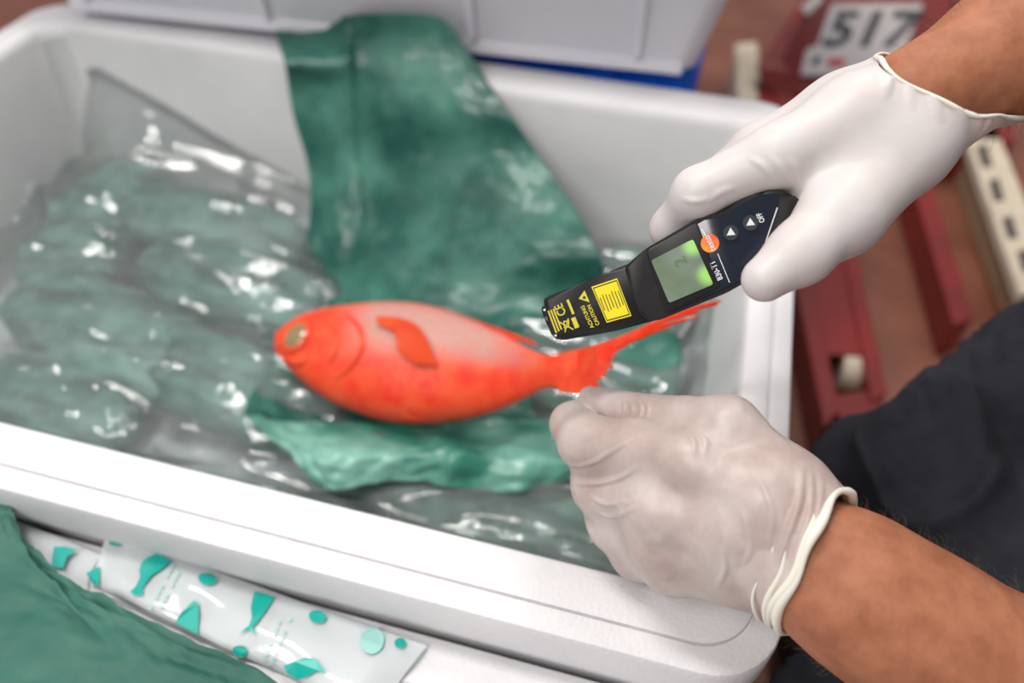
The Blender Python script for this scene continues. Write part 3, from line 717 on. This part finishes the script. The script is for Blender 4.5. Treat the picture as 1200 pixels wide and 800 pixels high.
# right hand round the thermometer grip: (px, py, distance, radius)
K = .012
RH = []
RH += chain([(1152, 74, .436, .023), (1092, 102, .430, .0205), (1000, 140, .428, .021), (912, 182, .424, .0165)], K)       # index metacarpal
RH += chain([(1152, 92, .436, .022), (1118, 116, .432, .0205), (1060, 170, .430, .024), (985, 252, .420, .0215)], K)      # thumb metacarpal
RH += chain([(1120, 110, .440, .022), (1010, 175, .437, .026), (960, 205, .437, .022)], K)
RH += chain([(1090, 92, .445, .022), (985, 135, .452, .021), (892, 178, .452, .0165)], K)                                # middle metacarpal
RH += chain([(1102, 104, .455, .021), (990, 150, .478, .019), (900, 188, .480, .0155)], K)
RH += chain([(1106, 108, .460, .020), (1010, 165, .500, .017), (915, 200, .506, .0145)], K)
RH += chain([(985, 252, .420, .0205), (938, 296, .408, .0155), (896, 327, .405, .0118)], .008)                             # thumb
RH += chain([(912, 182, .424, .0165), (818, 226, .436, .0132), (788, 268, .462, .0118), (812, 300, .482, .0100)], .007)   # index finger
RH += chain([(892, 178, .452, .0160), (812, 236, .478, .0130), (830, 300, .500, .0115), (880, 318, .500, .0100)], .006)
RH += chain([(900, 188, .480, .0150), (836, 245, .508, .0125), (850, 300, .522, .0110), (900, 312, .520, .0098)], .006)
RH += chain([(915, 200, .506, .0140), (860, 255, .532, .0115), (872, 300, .540, .0100), (915, 308, .538, .0090)], .006)
# left hand pinching the tail
LHp = []
LHp += chain([(1030, 680, .402, .023), (972, 634, .408, .021), (921, 577, .418, .0215), (853, 500, .432, .0155)], K)      # thumb metacarpal
LHp += chain([(1010, 690, .404, .025), (950, 640, .412, .024), (890, 585, .418, .0225), (812, 540, .430, .0155)], K)      # index metacarpal
LHp += chain([(1000, 700, .408, .024), (940, 660, .416, .023), (860, 620, .424, .0215), (776, 596, .440, .0150)], K)
LHp += chain([(1000, 705, .415, .022), (935, 672, .424, .021), (860, 645, .434, .0200), (776, 636, .452, .0140)], K)
LHp += chain([(990, 712, .420, .020), (930, 682, .430, .019), (860, 664, .442, .0185), (790, 664, .462, .0130)], K)
LHp += chain([(812, 540, .430, .0160), (750, 525, .455, .0158), (686, 517, .480, .0158), (671, 497, .500, .0128), (690, 480, .518, .0095)], .008)     # index finger
LHp += chain([(776, 596, .440, .0155), (704, 570, .488, .0150), (715, 540, .522, .0120), (740, 520, .530, .009)], .014)
LHp += chain([(776, 636, .452, .0150), (722, 614, .498, .0142), (735, 580, .530, .0110), (765, 560, .535, .009)], .016)
LHp += chain([(790, 664, .462, .0140), (748, 650, .505, .0130), (760, 615, .530, .0105), (790, 595, .535, .009)], .016)
LHp += chain([(853, 500, .432, .0155), (805, 492, .450, .0138)], .010) + chain([(805, 492, .450, .0138), (765, 486, .468, .0122), (728, 478, .488, .0108), (692, 467, .505, .0082)], .0012)      # thumb
def trace(prims, px, py, t0=.34, t1=.6):
    ts = np.linspace(t0, t1, 700); d = ray(px, py); p = CAM + ts[:, None] * d
    s = sdf_at(prims, p); i = np.argmax(s < 0)
    return p[i] if s[i] < 0 else None
def ridges(prims, lines, r, w):           # glove wrinkles: traced lines that lift the surface
    out = []
    for ln in lines:
        pp = catmull(np.array(ln, float), 6 * len(ln)); n = len(pp); hs = [trace(prims, a, b) for a, b in pp]
        for i in range(n - 1):
            if hs[i] is not None and hs[i + 1] is not None: out.append((hs[i], hs[i + 1], r * math.sin(math.pi * (i + 1) / n), w))
    return out
def wrinkle(v, n_, rid):
    d_ = np.zeros(len(v))
    for a, b, r, w in rid:
        lo = np.minimum(a, b) - 4 * w; hi = np.maximum(a, b) + 4 * w; k = np.where(((v > lo) & (v < hi)).all(1))[0]
        if not len(k): continue
        ds = rcone(v[k], a, b, 0, 0); x = ds / w; val = r * (1 - .8 * x * x) * np.exp(-x * x)
        d_[k] = np.where(np.abs(val) > np.abs(d_[k]), val, d_[k])
    return v + n_ * d_[:, None]
rl = [[(664, 546), (690, 543), (715, 530), (738, 514)], [(672, 566), (700, 566), (725, 560), (745, 548)], [(692, 582), (712, 590), (735, 586)], [(700, 600), (720, 604), (745, 594)],
      [(738, 470), (742, 480), (738, 490)], [(748, 468), (752, 480), (748, 493)], [(757, 467), (760, 480), (756, 496)], [(729, 468), (732, 478), (729, 487)],
      [(940, 548), (935, 590), (915, 650), (905, 700)], [(950, 556), (948, 600), (930, 660), (915, 705)], [(962, 562), (956, 610), (940, 660), (922, 710)],
      [(890, 560), (905, 600), (900, 640)], [(870, 600), (880, 640), (868, 670)], [(845, 640), (850, 665), (840, 690)], [(800, 505), (812, 515), (814, 530)], [(812, 503), (826, 516), (826, 534)]]
RL = ridges(LHp, rl[:4], .0020, .0020) + ridges(LHp, rl[4:8], .0010, .0017) + ridges(LHp, rl[8:11], .0020, .0026) + ridges(LHp, rl[11:], .0011, .0018)
rr_ = [[(905, 208), (895, 195), (880, 186)], [(925, 212), (915, 196), (905, 186)], [(938, 218), (934, 200), (926, 188)], [(832, 235), (845, 225), (862, 220)], [(800, 232), (815, 236), (832, 232)],
       [(1052, 80), (1062, 100), (1068, 125)], [(1075, 90), (1090, 115), (1100, 140)], [(1100, 100), (1118, 125), (1130, 150)], [(1130, 112), (1142, 132), (1148, 150)], [(1152, 125), (1155, 140), (1150, 155)],
       [(1040, 80), (1040, 95), (1036, 112)], [(893, 318), (884, 326), (880, 336)]]
RR = ridges(RH, rr_[:5], .0009, .0024) + ridges(RH, rr_[5:11], .0013, .0034)
# body: arms, shoulders, neck and head in one skin
W = lambda x, y, z: np.array([x, y, ZR + z], float)
elR = A(1400, -130, .50); elL = A(1440, 945, .42)
shR = W(.53, .80, .36); shL = W(.53, .43, .34)
B = []
def seg(a, b, ra, rb, k=.03): B.append((np.asarray(a, float), np.asarray(b, float), ra, rb, k))
for p, q_ in (((1058, 104), (1172, 48)), ((1086, 120), (1200, 70))): seg(A(*p, .436), A(*q_, .445), .0185, .0235)
seg(A(1190, 58, .447), A(1285, -36, .47), .033, .041); seg(A(1290, -25, .47), elR, .042, .038); seg(elR, shR, .040, .056)
for p, q_ in (((915, 608), (1010, 660)), ((893, 652), (985, 715))): seg(A(*p, .418), A(*q_, .408), .0185, .0235)
seg(A(1000, 690, .410), A(1085, 745, .407), .029, .036); seg(A(1085, 745, .407), A(1230, 830, .405), .036, .044); seg(A(1230, 830, .405), elL, .044, .040); seg(elL, shL, .042, .056)
NARM = len(B)
def glove(name, prims, rid, cutp, cutn, m, hgrid, label, flare):
    vv, f_ = nets(prims, hgrid); vv = np_relax(vv, f_, 3, .5)
    nrm = vnormals(vv, f_); vv = wrinkle(vv, nrm, rid)
    near = np.where(((vv - cutp) @ cutn > -.07))[0]; sd = sdf_at(B[:NARM], vv[near])
    vv[near] += nrm[near] * np.clip(.0016 - sd, 0, .012)[:, None]
    dist = (vv - cutp) @ cutn            # negative on the hand side
    vv = vv + nrm * (np.clip((dist + flare[1]) / flare[1], 0, 1.3) ** 2 * flare[0])[:, None]
    me = bpy.data.meshes.new(name); me.from_pydata(vv.tolist(), [], f_.tolist())
    bm = bmesh.new(); bm.from_mesh(me)
    g = bmesh.ops.bisect_plane(bm, geom=bm.verts[:] + bm.edges[:] + bm.faces[:], dist=1e-6, plane_co=V(cutp), plane_no=V(cutn), clear_outer=True)
    be = [e for e in bm.edges if e.is_boundary]
    nxt = {}
    for e in be:
        a, b = e.verts; nxt.setdefault(a, []).append(b); nxt.setdefault(b, []).append(a)
    loop = []
    if nxt:
        cur = next(iter(nxt)); prev = None
        while True:
            loop.append(cur.co.copy()); c = [q for q in nxt[cur] if q is not prev]
            prev, cur = cur, c[0]
            if cur.co == loop[0] or len(loop) > 3000: break
    bm.to_mesh(me); bm.free()
    o = under(link(name, me, m), per); o['label'] = label
    md = o.modifiers.new('thick', 'SOLIDIFY'); md.thickness = .0007
    L = np.array(loop); L = L[:: max(1, len(L) // 90)]
    for _ in range(8): L = (np.roll(L, 1, 0) + 2 * L + np.roll(L, -1, 0)) / 4
    k = np.arange(len(L))
    k = k * 2 * math.pi / len(L); L = L + cutn * (.0014 * np.sin(3 * k + 1) + .0008 * np.sin(7 * k))[:, None]
    return o, L
def cuff(L, r, gl):
    t = tube('cuff', L, list(r * (1 + .25 * np.sin(np.arange(len(L)) * 2 * math.pi * 5 / len(L)))), 'latex_cuff', None, 8, close=True)
    t.parent = gl; t['label'] = 'rolled cream cuff bead'
    return t
def cutplane(pa, pb, t, toward):          # plane through two pixels and the view direction, slightly tilted
    a = A(*pa, t); b = A(*pb, t); c = (a + b) / 2; view = c - CAM; view /= np.linalg.norm(view)
    n_ = np.cross(b - a, view); n_ /= np.linalg.norm(n_)
    if n_ @ (toward - c) < 0: n_ = -n_
    return c, n_
cR, nR = cutplane((1043, 70), (1184, 142), .43, A(1300, -40, .46))
cL, nL = cutplane((997, 576), (925, 716), .41, A(1300, 830, .41))
nR = nR + .15 * (CAM - cR) / np.linalg.norm(CAM - cR); nR /= np.linalg.norm(nR)
nL = nL + .2 * (CAM - cL) / np.linalg.norm(CAM - cL); nL /= np.linalg.norm(nL)
gR, LR = glove('glove', RH, RR, cR, nR, 'latex', .0014, 'white latex glove gripping the thermometer', (.0022, .03))
gL, LL = glove('glove', LHp, RL, cL, nL, 'latex_thin', .0012, 'thin stretched latex glove pinching the fish tail', (.001, .03))
cuff(LR, .0013, gR); cuff(LL, .0023, gL)
kk = np.arange(len(LL)) * 2 * math.pi / len(LL)
for off, r_, ph in ((.004, .0019, .4), (.0085, .0013, 2.0), (.013, .0009, 3.5)):
    Lf = LL - nL * (off + .0022 * np.sin(2 * kk + ph))[:, None]
    c2 = tube('cuff_fold', Lf, list(r_ * (1 + .3 * np.sin(4 * kk + ph))), 'latex_cuff', None, 8, close=True); c2.parent = gL
# rest of the body
seg(shR, shL, .07, .07, .06); seg(W(.56, .74, .30), W(.68, .68, -.02), .11, .11, .06); seg(W(.56, .50, .30), W(.68, .56, -.02), .11, .11, .06); seg(W(.67, .69, -.05), W(.67, .55, -.05), .12, .12, .06)
seg(W(.53, .615, .36), W(.47, .612, .48), .062, .056, .04)                                 # neck
hd = W(.43, .61, .575)
seg(hd + [.015, 0, .02], hd + [.0, 0, .03], .088, .085, .03); seg(hd + [-.02, 0, -.02], hd + [-.045, 0, -.065], .070, .045, .03)
seg(hd + [-.085, 0, .005], hd + [-.112, 0, -.022], .010, .014, .014)                            # nose
for s in (-1, 1):
    seg(hd + [.01, s * .082, .015], hd + [.018, s * .088, -.025], .018, .011, .008)                 # ears
    seg(hd + [-.078, s * .018, .03], hd + [-.068, s * .05, .03], .014, .012, .012)                 # brow
seg(hd + [-.088, -.02, -.058], hd + [-.088, .02, -.058], .009, .009, .008)                        # lips
seg(hd + [-.086, -.016, -.070], hd + [-.086, .016, -.070], .009, .009, .006)
bv, bf = nets(B, .0055); bv = np_relax(bv, bf, 3, .5)
pb = under(mesh('body', bv, bf, 'skin'), per)
for s in (-1, 1):
    bm = bmesh.new(); bmesh.ops.create_uvsphere(bm, u_segments=16, v_segments=10, radius=.0125, matrix=Matrix.Translation(V(hd + [-.078, s * .034, .008])))
    ey = under(from_bm('eye', bm, 'eye_white', None, True), per)
hv, hf = nets([(hd + [.03, 0, .045], hd + [.0, 0, .06], .088, .080, .02), (hd + [.05, 0, .02], hd + [.055, 0, -.03], .078, .06, .02)], .007)
under(mesh('hair', hv, hf, 'hair_blond'), per)
# forearm hair
g = np.random.RandomState(4); bn = vnormals(bv, bf)
def arm_hair(a, b, count, ln, side=None):
    d = b - a; L_ = np.linalg.norm(d); d = d / L_
    s = (bv - a) @ d; r = np.linalg.norm((bv - a) - s[:, None] * d, axis=1)
    cand = np.where((s > 0) & (s < L_) & (r < .06))[0]
    vv = []; f_ = []
    for i in g.choice(cand, count):
        p = bv[i] + g.normal(0, .002, 3); n_ = bn[i]; t = -d * .55 + n_ * .55 + g.normal(0, .35, 3); t /= np.linalg.norm(t)
        le = ln * (.5 + g.rand()); sd = np.cross(t, n_); sd /= np.linalg.norm(sd) + 1e-9; wv = .00006
        n0 = len(vv); b1 = p - n_ * .001; m1 = p + t * le * .55 + n_ * le * .1; e1 = p + t * le - d * le * .2
        vv += [b1 - sd * wv, b1 + sd * wv, b1 + n_ * wv, m1 - sd * wv, m1 + sd * wv, m1 + n_ * wv, e1]
        for k in range(3): f_ += [(n0 + k, n0 + (k + 1) % 3, n0 + 3 + (k + 1) % 3, n0 + 3 + k), (n0 + 3 + k, n0 + 3 + (k + 1) % 3, n0 + 6)]
    o = under(mesh('arm_hair', vv, f_, 'hair_blond'), per); o['kind'] = 'stuff'
arm_hair(A(1140, 88, .44), A(1320, -55, .48), 1800, .011)
arm_hair(A(985, 668, .41), A(1300, 865, .41), 1500, .006)
# clothes
knR = P(1048, 580, -.07); knL = P(1015, 865, -.08); hpR = W(.60, .72, -.06); hpL = W(.60, .54, -.06)
T = []
def tseg(a, b, ra, rb, k=.03): T.append((np.asarray(a, float), np.asarray(b, float), ra, rb, k))
thR = P(1255, 470, -.06); thL = P(1240, 600, -.06)
tseg(knR, thR, .068, .088); tseg(thR, hpR, .088, .105); tseg(knL, thL, .062, .078); tseg(thL, hpL, .078, .105)
anR = knR + [.10, .03, 0]; anR[2] = .11; anL = knL + [.12, .0, 0]; anL[2] = .11
tseg(knR, anR, .066, .055); tseg(knL, anL, .060, .055)
tseg(hpR, hpL, .11, .11, .05); tseg(W(.68, .68, .0), W(.68, .56, .0), .125, .125, .05); tseg(W(.67, .67, .06), W(.67, .57, .06), .12, .12, .05)
tv, tf = nets(T, .0055); tv = np_relax(tv, tf, 2, .5); tn = vnormals(tv, tf)
def creases(v, n_, fr, amp, seed, dirv):
    u = v @ dirv
    return np.array([noise.noise(Vector((p[0] * fr + seed, p[1] * fr, p[2] * fr))) for p in v]) * amp
td = thR - knR; td /= np.linalg.norm(td)
st = tv - np.outer(tv @ td, td) * .45
dsp = np.array([noise.noise(Vector(p) * 9) * .010 + (abs(noise.noise(Vector(p) * 15 + Vector((3, 1, 4)))) ** .8) * -.036 for p in st.tolist()])
tv = tv + tn * dsp[:, None]
tl_ = [[(1085, 430), (1110, 480), (1160, 540)], [(1130, 400), (1142, 460), (1168, 530)], [(1060, 455), (1078, 505), (1102, 560)], [(1165, 380), (1166, 440), (1176, 520)],
       [(1005, 500), (1030, 540), (1052, 600)], [(1196, 500), (1165, 555), (1125, 600)], [(1110, 415), (1124, 470), (1150, 550)], [(1190, 380), (1186, 440), (1186, 510)]]
rid_ = []
for ln in tl_:
    pp = catmull(np.array(ln, float), 14); hs = [trace(T, a, b, .5, .95) for a, b in pp]
    rid_ += [(hs[i], hs[i + 1], .011 * math.sin(math.pi * (i + 1) / 14), .011) for i in range(13) if hs[i] is not None and hs[i + 1] is not None]
tv = wrinkle(tv, tn, rid_)
tr = under(mesh('trousers', tv, tf, 'denim'), per); tr['label'] = 'dark navy work trousers'
S = []
def sseg(a, b, ra, rb, k=.05): S.append((np.asarray(a, float), np.asarray(b, float), ra, rb, k))
mR = shR + (elR - shR) * .5; mL = shL + (elL - shL) * .5
sseg(shR, mR, .072, .064); sseg(shL, mL, .072, .064); sseg(shR, shL, .082, .082); sseg(W(.56, .74, .30), W(.68, .68, .0), .125, .128); sseg(W(.56, .50, .30), W(.68, .56, .0), .125, .128)
sv, sf = nets(S, .009); sv = np_relax(sv, sf, 2, .5)
under(mesh('shirt', sv, sf, 'shirt_cloth'), per)
for an_, in ((anR,), (anL,)):
    bt_v, bt_f = nets([(an_ * [1, 1, 0] + [.02, 0, .13], an_ * [1, 1, 0] + [.03, 0, .055], .05, .05, .03), (an_ * [1, 1, 0] + [.05, 0, .046], an_ * [1, 1, 0] + [-.07, 0, .045], .045, .045, .03)], .008)
    under(mesh('boot', bt_v, bt_f, 'boot_leather'), per)
tag(per, 'crouching person in dark navy trousers with white gloves holding thermometer and fish tail', 'person')

# ------------------------------------------------------------------ printed sleeve and paper on the front box
sl = empty('plastic_sleeve', P(290, 730, LZ))
SZ = LZ + .004
e_top = [(126, 622), (200, 650), (290, 682), (400, 722), (500, 756)]
e_bot = [(106, 684), (180, 718), (262, 758), (360, 802), (440, 835)]
nu, nv = 90, 22
up_ = catmull(np.array(e_top, float), nu); lo_ = catmull(np.array(e_bot, float), nu)
def sleeve_pt(u, v, lift=0.0):
    i = u * (nu - 1); a = up_[int(i)] + (up_[min(int(i) + 1, nu - 1)] - up_[int(i)]) * (i % 1); b = lo_[int(i)] + (lo_[min(int(i) + 1, nu - 1)] - lo_[int(i)]) * (i % 1)
    p = a + (b - a) * v; end = min(1, 9 * min(u, 1 - u) + .1)
    z = SZ + (.006 * end) * (math.sin(math.pi * v) ** .5 if 0 < v < 1 else 0) + .0012 * math.sin(u * 21 + v * 3) + .0012 * math.sin(u * 9 - v * 7)
    return P(p[0], p[1], z + lift)
top_ = np.array([[sleeve_pt(u, v_) for u in np.linspace(0, 1, nu)] for v_ in np.linspace(0, 1, nv)])
bot_ = top_.copy(); bot_[..., 2] = np.minimum(bot_[..., 2] - .001, ZR + LZ + .001)
vv = np.concatenate([top_.reshape(-1, 3), bot_.reshape(-1, 3)])
ffs = np.concatenate([grid_faces(nv, nu, True), grid_faces(nv, nu) + nv * nu])
under(mesh('sleeve_film', vv, ffs, 'sleeve_film'), sl)
def sleeve_px(px, py, lift=.0026):
    best = None
    d = np.hypot(top_px[..., 0] - px, top_px[..., 1] - py); j, i = np.unravel_index(np.argmin(d), d.shape)
    z = top_[j, i, 2] - ZR
    return P(px, py, z + lift)
def project(p):
    c = (np.asarray(p) - CAM) @ M3; return np.stack([600 + F * c[..., 0] / c[..., 2], 400 + F * c[..., 1] / c[..., 2]], -1)
top_px = project(top_)
def print_(name, pts, m='teal_print'):
    return slab(name, pts, sleeve_px, m, sl, th=.0003)
print_('fish_print', [(184, 648), (192, 652), (201, 657), (190, 666), (178, 674), (172, 681), (167, 688), (167, 697), (158, 697), (152, 693), (160, 686), (164, 676), (163, 668), (166, 658), (172, 653)])
print_('fish_print', [(227, 703), (232, 707), (233, 720), (232, 744), (222, 739), (205, 729), (213, 717)])
print_('fish_print', [(298, 692), (312, 696), (322, 699), (313, 713), (303, 727), (296, 735), (300, 745), (292, 737), (280, 742), (291, 733), (295, 724), (294, 710)])
print_('fish_print', [(332, 780), (345, 775), (358, 770), (370, 772), (383, 788), (372, 785), (360, 792), (348, 796), (336, 788)])
for pts in ([(126, 624), (144, 629), (140, 640), (128, 638)], ellipse(243, 678, 11, 7, 10, 14), ellipse(372, 722, 10.5, 7.5, 12, 14), ellipse(281, 763, 9, 7, 10, 12), [(101, 671), (117, 663), (116, 685), (109, 684)]):
    print_('dot_print', pts)
print_('dot_print', ellipse(469, 753, 7, 6, 10, 12)); print_('badge_print', ellipse(436, 750, 14, 16, 10, 18), 'teal_pale')
for k, (x0, y0, x1, y1) in enumerate(((210, 664, 184, 714), (338, 724, 315, 779))):
    for c in range(2):
        for j in range(9):
            if (j * 7 + c * 3 + k) % 4 == 0: continue
            s = j / 8; x = x0 + (x1 - x0) * s - 9 * c; y = y0 + (y1 - y0) * s - 4 * c
            print_('letter_mark', [(x, y), (x + 3, y + 1), (x + 2, y + 4), (x - 1, y + 3)], 'teal_pale')
tag(sl, 'flattened clear plastic sleeve printed with turquoise fish on the foam lid', 'plastic sleeve')
# second sleeve piece under the paper, far end
s2 = empty('plastic_wrapper', P(60, 640, LZ))
cg = patch([zrow([(10, 606, LZ + .006), (40, 618, LZ + .008), (80, 634, LZ + .006), (118, 650, LZ + .004)]), zrow([(14, 636, LZ + .007), (44, 648, LZ + .010), (80, 664, LZ + .006), (104, 676, LZ + .004)]), zrow([(10, 668, LZ + .004), (50, 690, LZ + .005), (80, 704, LZ + .004), (102, 712, LZ + .003)])], 30, 16)
under(mesh('wrapper_film', cg.reshape(-1, 3), grid_faces(16, 30, True), 'sleeve_film'), s2)
slab('dot_print', [(63, 640), (76, 640), (90, 644), (78, 652), (74, 665), (60, 664)], lambda a, b: P(a, b, LZ + .0105), 'teal_print', s2, th=.0003)
tag(s2, 'loose clear wrapper with a turquoise spot beside the green paper', 'plastic wrapper')
# green paper over the front box
ctrl = [zrow([(-300, 560, LZ + .035), (-15, 585, LZ + .03), (6, 610, LZ + .026), (14, 630, LZ + .02)]),
        zrow([(-300, 640, LZ + .03), (0, 645, LZ + .026), (40, 662, LZ + .02), (66, 672, LZ + .014)]),
        zrow([(-300, 700, LZ + .03), (30, 705, LZ + .026), (100, 705, LZ + .022), (132, 704, LZ + .016)]),
        zrow([(-300, 770, LZ + .03), (60, 765, LZ + .03), (170, 750, LZ + .026), (214, 744, LZ + .018)]),
        zrow([(-300, 840, LZ + .03), (80, 830, LZ + .03), (220, 800, LZ + .026), (300, 784, LZ + .018)]),
        zrow([(-300, 920, LZ + .02), (120, 910, LZ + .02), (290, 880, LZ + .02), (380, 836, LZ + .018)])]
G = patch(ctrl, 70, 80); N = grid_normals(G)
a_, b_ = np.meshgrid(np.linspace(0, 1, 80), np.linspace(0, 1, 70), indexing='ij')
G = G - N * (.010 * crumple(b_ * .3, a_ * .3, 77, 9, 7) + .004 * crumple(b_ * .3, a_ * .3, 12, 26, 6))[..., None]; G[..., 2] = np.maximum(G[..., 2], ZR + LZ + .004)
po = mesh('paper_sheet', G.reshape(-1, 3), grid_faces(80, 70, True), 'paper_dry')
md = po.modifiers.new('thick', 'SOLIDIFY'); md.thickness = .0006
tag(po, 'dry dull green paper sheet lying over the lid of the closed foam box', 'paper')

# ------------------------------------------------------------------ red pallet truck and battens on the floor
FLZ = -ZR
def fz(px, py, z=0.0): return P(px, py, FLZ + z)
pt = empty('pallet_truck', fz(980, 200))
def hexa(name, base, h, m, parent, bev=.004, top=None):
    bm = bmesh.new(); b = [bm.verts.new(V(p)) for p in base]; t_ = [bm.verts.new(V(p) + Vector((0, 0, h))) if top is None else bm.verts.new(V(top[i])) for i, p in enumerate(base)]
    n = len(b); bm.faces.new(b[::-1]); bm.faces.new(t_)
    for k in range(n): bm.faces.new((b[k], b[(k + 1) % n], t_[(k + 1) % n], t_[k]))
    if bev: bmesh.ops.bevel(bm, geom=bm.edges[:], offset=bev, segments=2, profile=.5, affect='EDGES')
    return under(from_bm(name, bm, m, None), parent)
FH = .075
def drop(p, h=FH): return p - np.array([0, 0, h])
def top_poly(name, pxs, m, h, ztop=FH, bev=.003):
    tp = [fz(a, b, ztop) for a, b in pxs]; return hexa(name, [drop(p, h) for p in tp], h, m, pt, bev, tp)
# fork nearest the box: two side rails, top plate, opening with a roller
top_poly('fork_rail', [(893, 145), (912, 142), (985, 480), (966, 500)], 'red_paint', .07)
top_poly('fork_rail', [(958, 150), (974, 150), (1040, 460), (1022, 470)], 'red_paint', .07)
top_poly('fork_plate', [(908, 142), (962, 150), (1012, 415), (970, 415)], 'red_paint', .008, FH - .004)
top_poly('fork_tip', [(978, 462), (1026, 455), (1036, 500), (988, 510)], 'red_paint', .03, FH - .006)
rc = (fz(985, 440, .035) + fz(1016, 434, .035)) / 2
bm = bmesh.new(); bmesh.ops.create_cone(bm, cap_ends=True, segments=24, radius1=.032, radius2=.032, depth=.045, matrix=Matrix.Translation(V(rc)) @ Matrix.Rotation(math.pi / 2, 4, 'Y')); under(from_bm('roller', bm, 'cream_wood', None, False), pt)
# second fork
top_poly('fork_rail', [(1052, 160), (1074, 160), (1142, 372), (1118, 380)], 'red_paint', .07)
# cross frame and housing with number plate
top_poly('cross_frame', [(884, 92), (1180, 110), (1190, 165), (890, 150)], 'red_paint', .09, .10)
hb = [fz(900, 110, .1), fz(1100, 118, .1), fz(1130, 60, .1), fz(930, 40, .1)]
ht = [PY(884, 78, hb[0][1] + .02), PY(1072, 96, hb[1][1] + .03), PY(1120, -30, hb[2][1] + .06), PY(965, -40, hb[3][1] + .06)]
hexa('housing', hb, 0, 'red_paint', pt, .006, ht)
# sloped number plate standing on the housing face
pl_px = [(975, 4), (1082, 4), (1058, 64), (1042, 88), (938, 88), (945, 58), (958, 52)]
PLY = 1.62
pn = lambda px, py, k=0.0: PY(px, py, PLY + (88 - py) * .0011 - k)
def plate(name, pxs, m, k, parent, th=.004):
    n = len(pxs); vv = [pn(a, b, k) for a, b in pxs] + [pn(a, b, k - th) for a, b in pxs]
    return under(mesh(name, vv, [tuple(range(n))] + [tuple(range(2 * n - 1, n - 1, -1))] + [(i, i + n, (i + 1) % n + n, (i + 1) % n) for i in range(n)], m, None, False), parent)
plate('panel', [(905, 95), (940, 20), (968, -12), (1112, -12), (1100, 30), (1060, 110), (890, 112)], 'red_paint', -.006, pt, .02)
npl = plate('number_plate', pl_px, 'plate_white', .0, pt)
npl['label'] = 'white number plate reading 517'
o0 = pn(1020, 36, .001); ex = pn(1054, 40, .001) - pn(974, 40, .001); ey = pn(1026, 12, .001) - pn(1004, 62, .001)
sx_ = np.linalg.norm(ex) / 80; sy_ = np.linalg.norm(ey) / 54.6
nz_ = np.cross(ex, ey); nz_ /= np.linalg.norm(nz_)
mt = Matrix(((ex[0] / np.linalg.norm(ex), ey[0] / np.linalg.norm(ey), nz_[0], o0[0]), (ex[1] / np.linalg.norm(ex), ey[1] / np.linalg.norm(ey), nz_[1], o0[1]), (ex[2] / np.linalg.norm(ex), ey[2] / np.linalg.norm(ey), nz_[2], o0[2]), (0, 0, 0, 1)))
tx = text_obj('lettering', '517', 62 * sy_, mt, 'plate_black', None, bold=.003, sx=1.12 * sx_ / sy_)
under(tx, pt)
plate('plate_mark', [(972, 68), (992, 68), (988, 78), (968, 78)], 'plate_red', .001, pt, .001)
plate('plate_mark', [(954, 66), (963, 66), (959, 76), (950, 76)], 'plate_black', .001, pt, .001)
plate('painted_highlight', [(938, 8), (956, -6), (966, -2), (946, 18)], 'plate_white', .0, pt, .002)  # white strip that paints a highlight onto the red housing
tag(pt, 'red metal pallet truck with number plate 517 on the floor', 'pallet truck')
# cream batten standing behind the box and marked batten on the floor
tpb = [fz(862, 50, .10), fz(888, 48, .10), fz(892, 120, .10), fz(865, 120, .10)]
bm = bmesh.new(); lo4 = [bm.verts.new(V(drop(p, .10))) for p in tpb]; up4 = [bm.verts.new(V(p)) for p in tpb]
bm.faces.new(lo4); bm.faces.new(up4)
for k in range(4): bm.faces.new((lo4[k], lo4[(k + 1) % 4], up4[(k + 1) % 4], up4[k]))
bmesh.ops.recalc_face_normals(bm, faces=bm.faces); bmesh.ops.bevel(bm, geom=bm.edges[:], offset=.004, segments=2, affect='EDGES')
bt1 = from_bm('wooden_batten', bm, 'cream_wood')
tag(bt1, 'thick cream wooden batten on the floor between the box corner and the red truck', 'batten')
bt = empty('marked_batten', fz(1170, 240))
tp = [fz(1128, 150, .1), fz(1164, 140, .1), fz(1240, 330, .1), fz(1196, 345, .1)]
hexa('board', [drop(p, .022) for p in tp], .022, 'cream_wood', bt, .002, tp)
for a, b in ((1152, 182), (1166, 222), (1182, 266), (1200, 305)):
    tp = [fz(a - 8, b - 10, .1012), fz(a + 4, b - 14, .1012), fz(a + 12, b + 12, .1012), fz(a - 1, b + 14, .1012)]
    hexa('stamp_mark', [drop(p, .002) for p in tp], .002, 'dark_print', bt, 0, tp)
tp = [fz(1135, 170, .078), fz(1160, 165, .078), fz(1225, 320, .078), fz(1200, 330, .078)]
hexa('support_block', [drop(p, .078) for p in tp], .078, 'pallet_wood', bt, .002, tp)
tag(bt, 'cream wooden board with dark stamp marks beside the red truck', 'board')
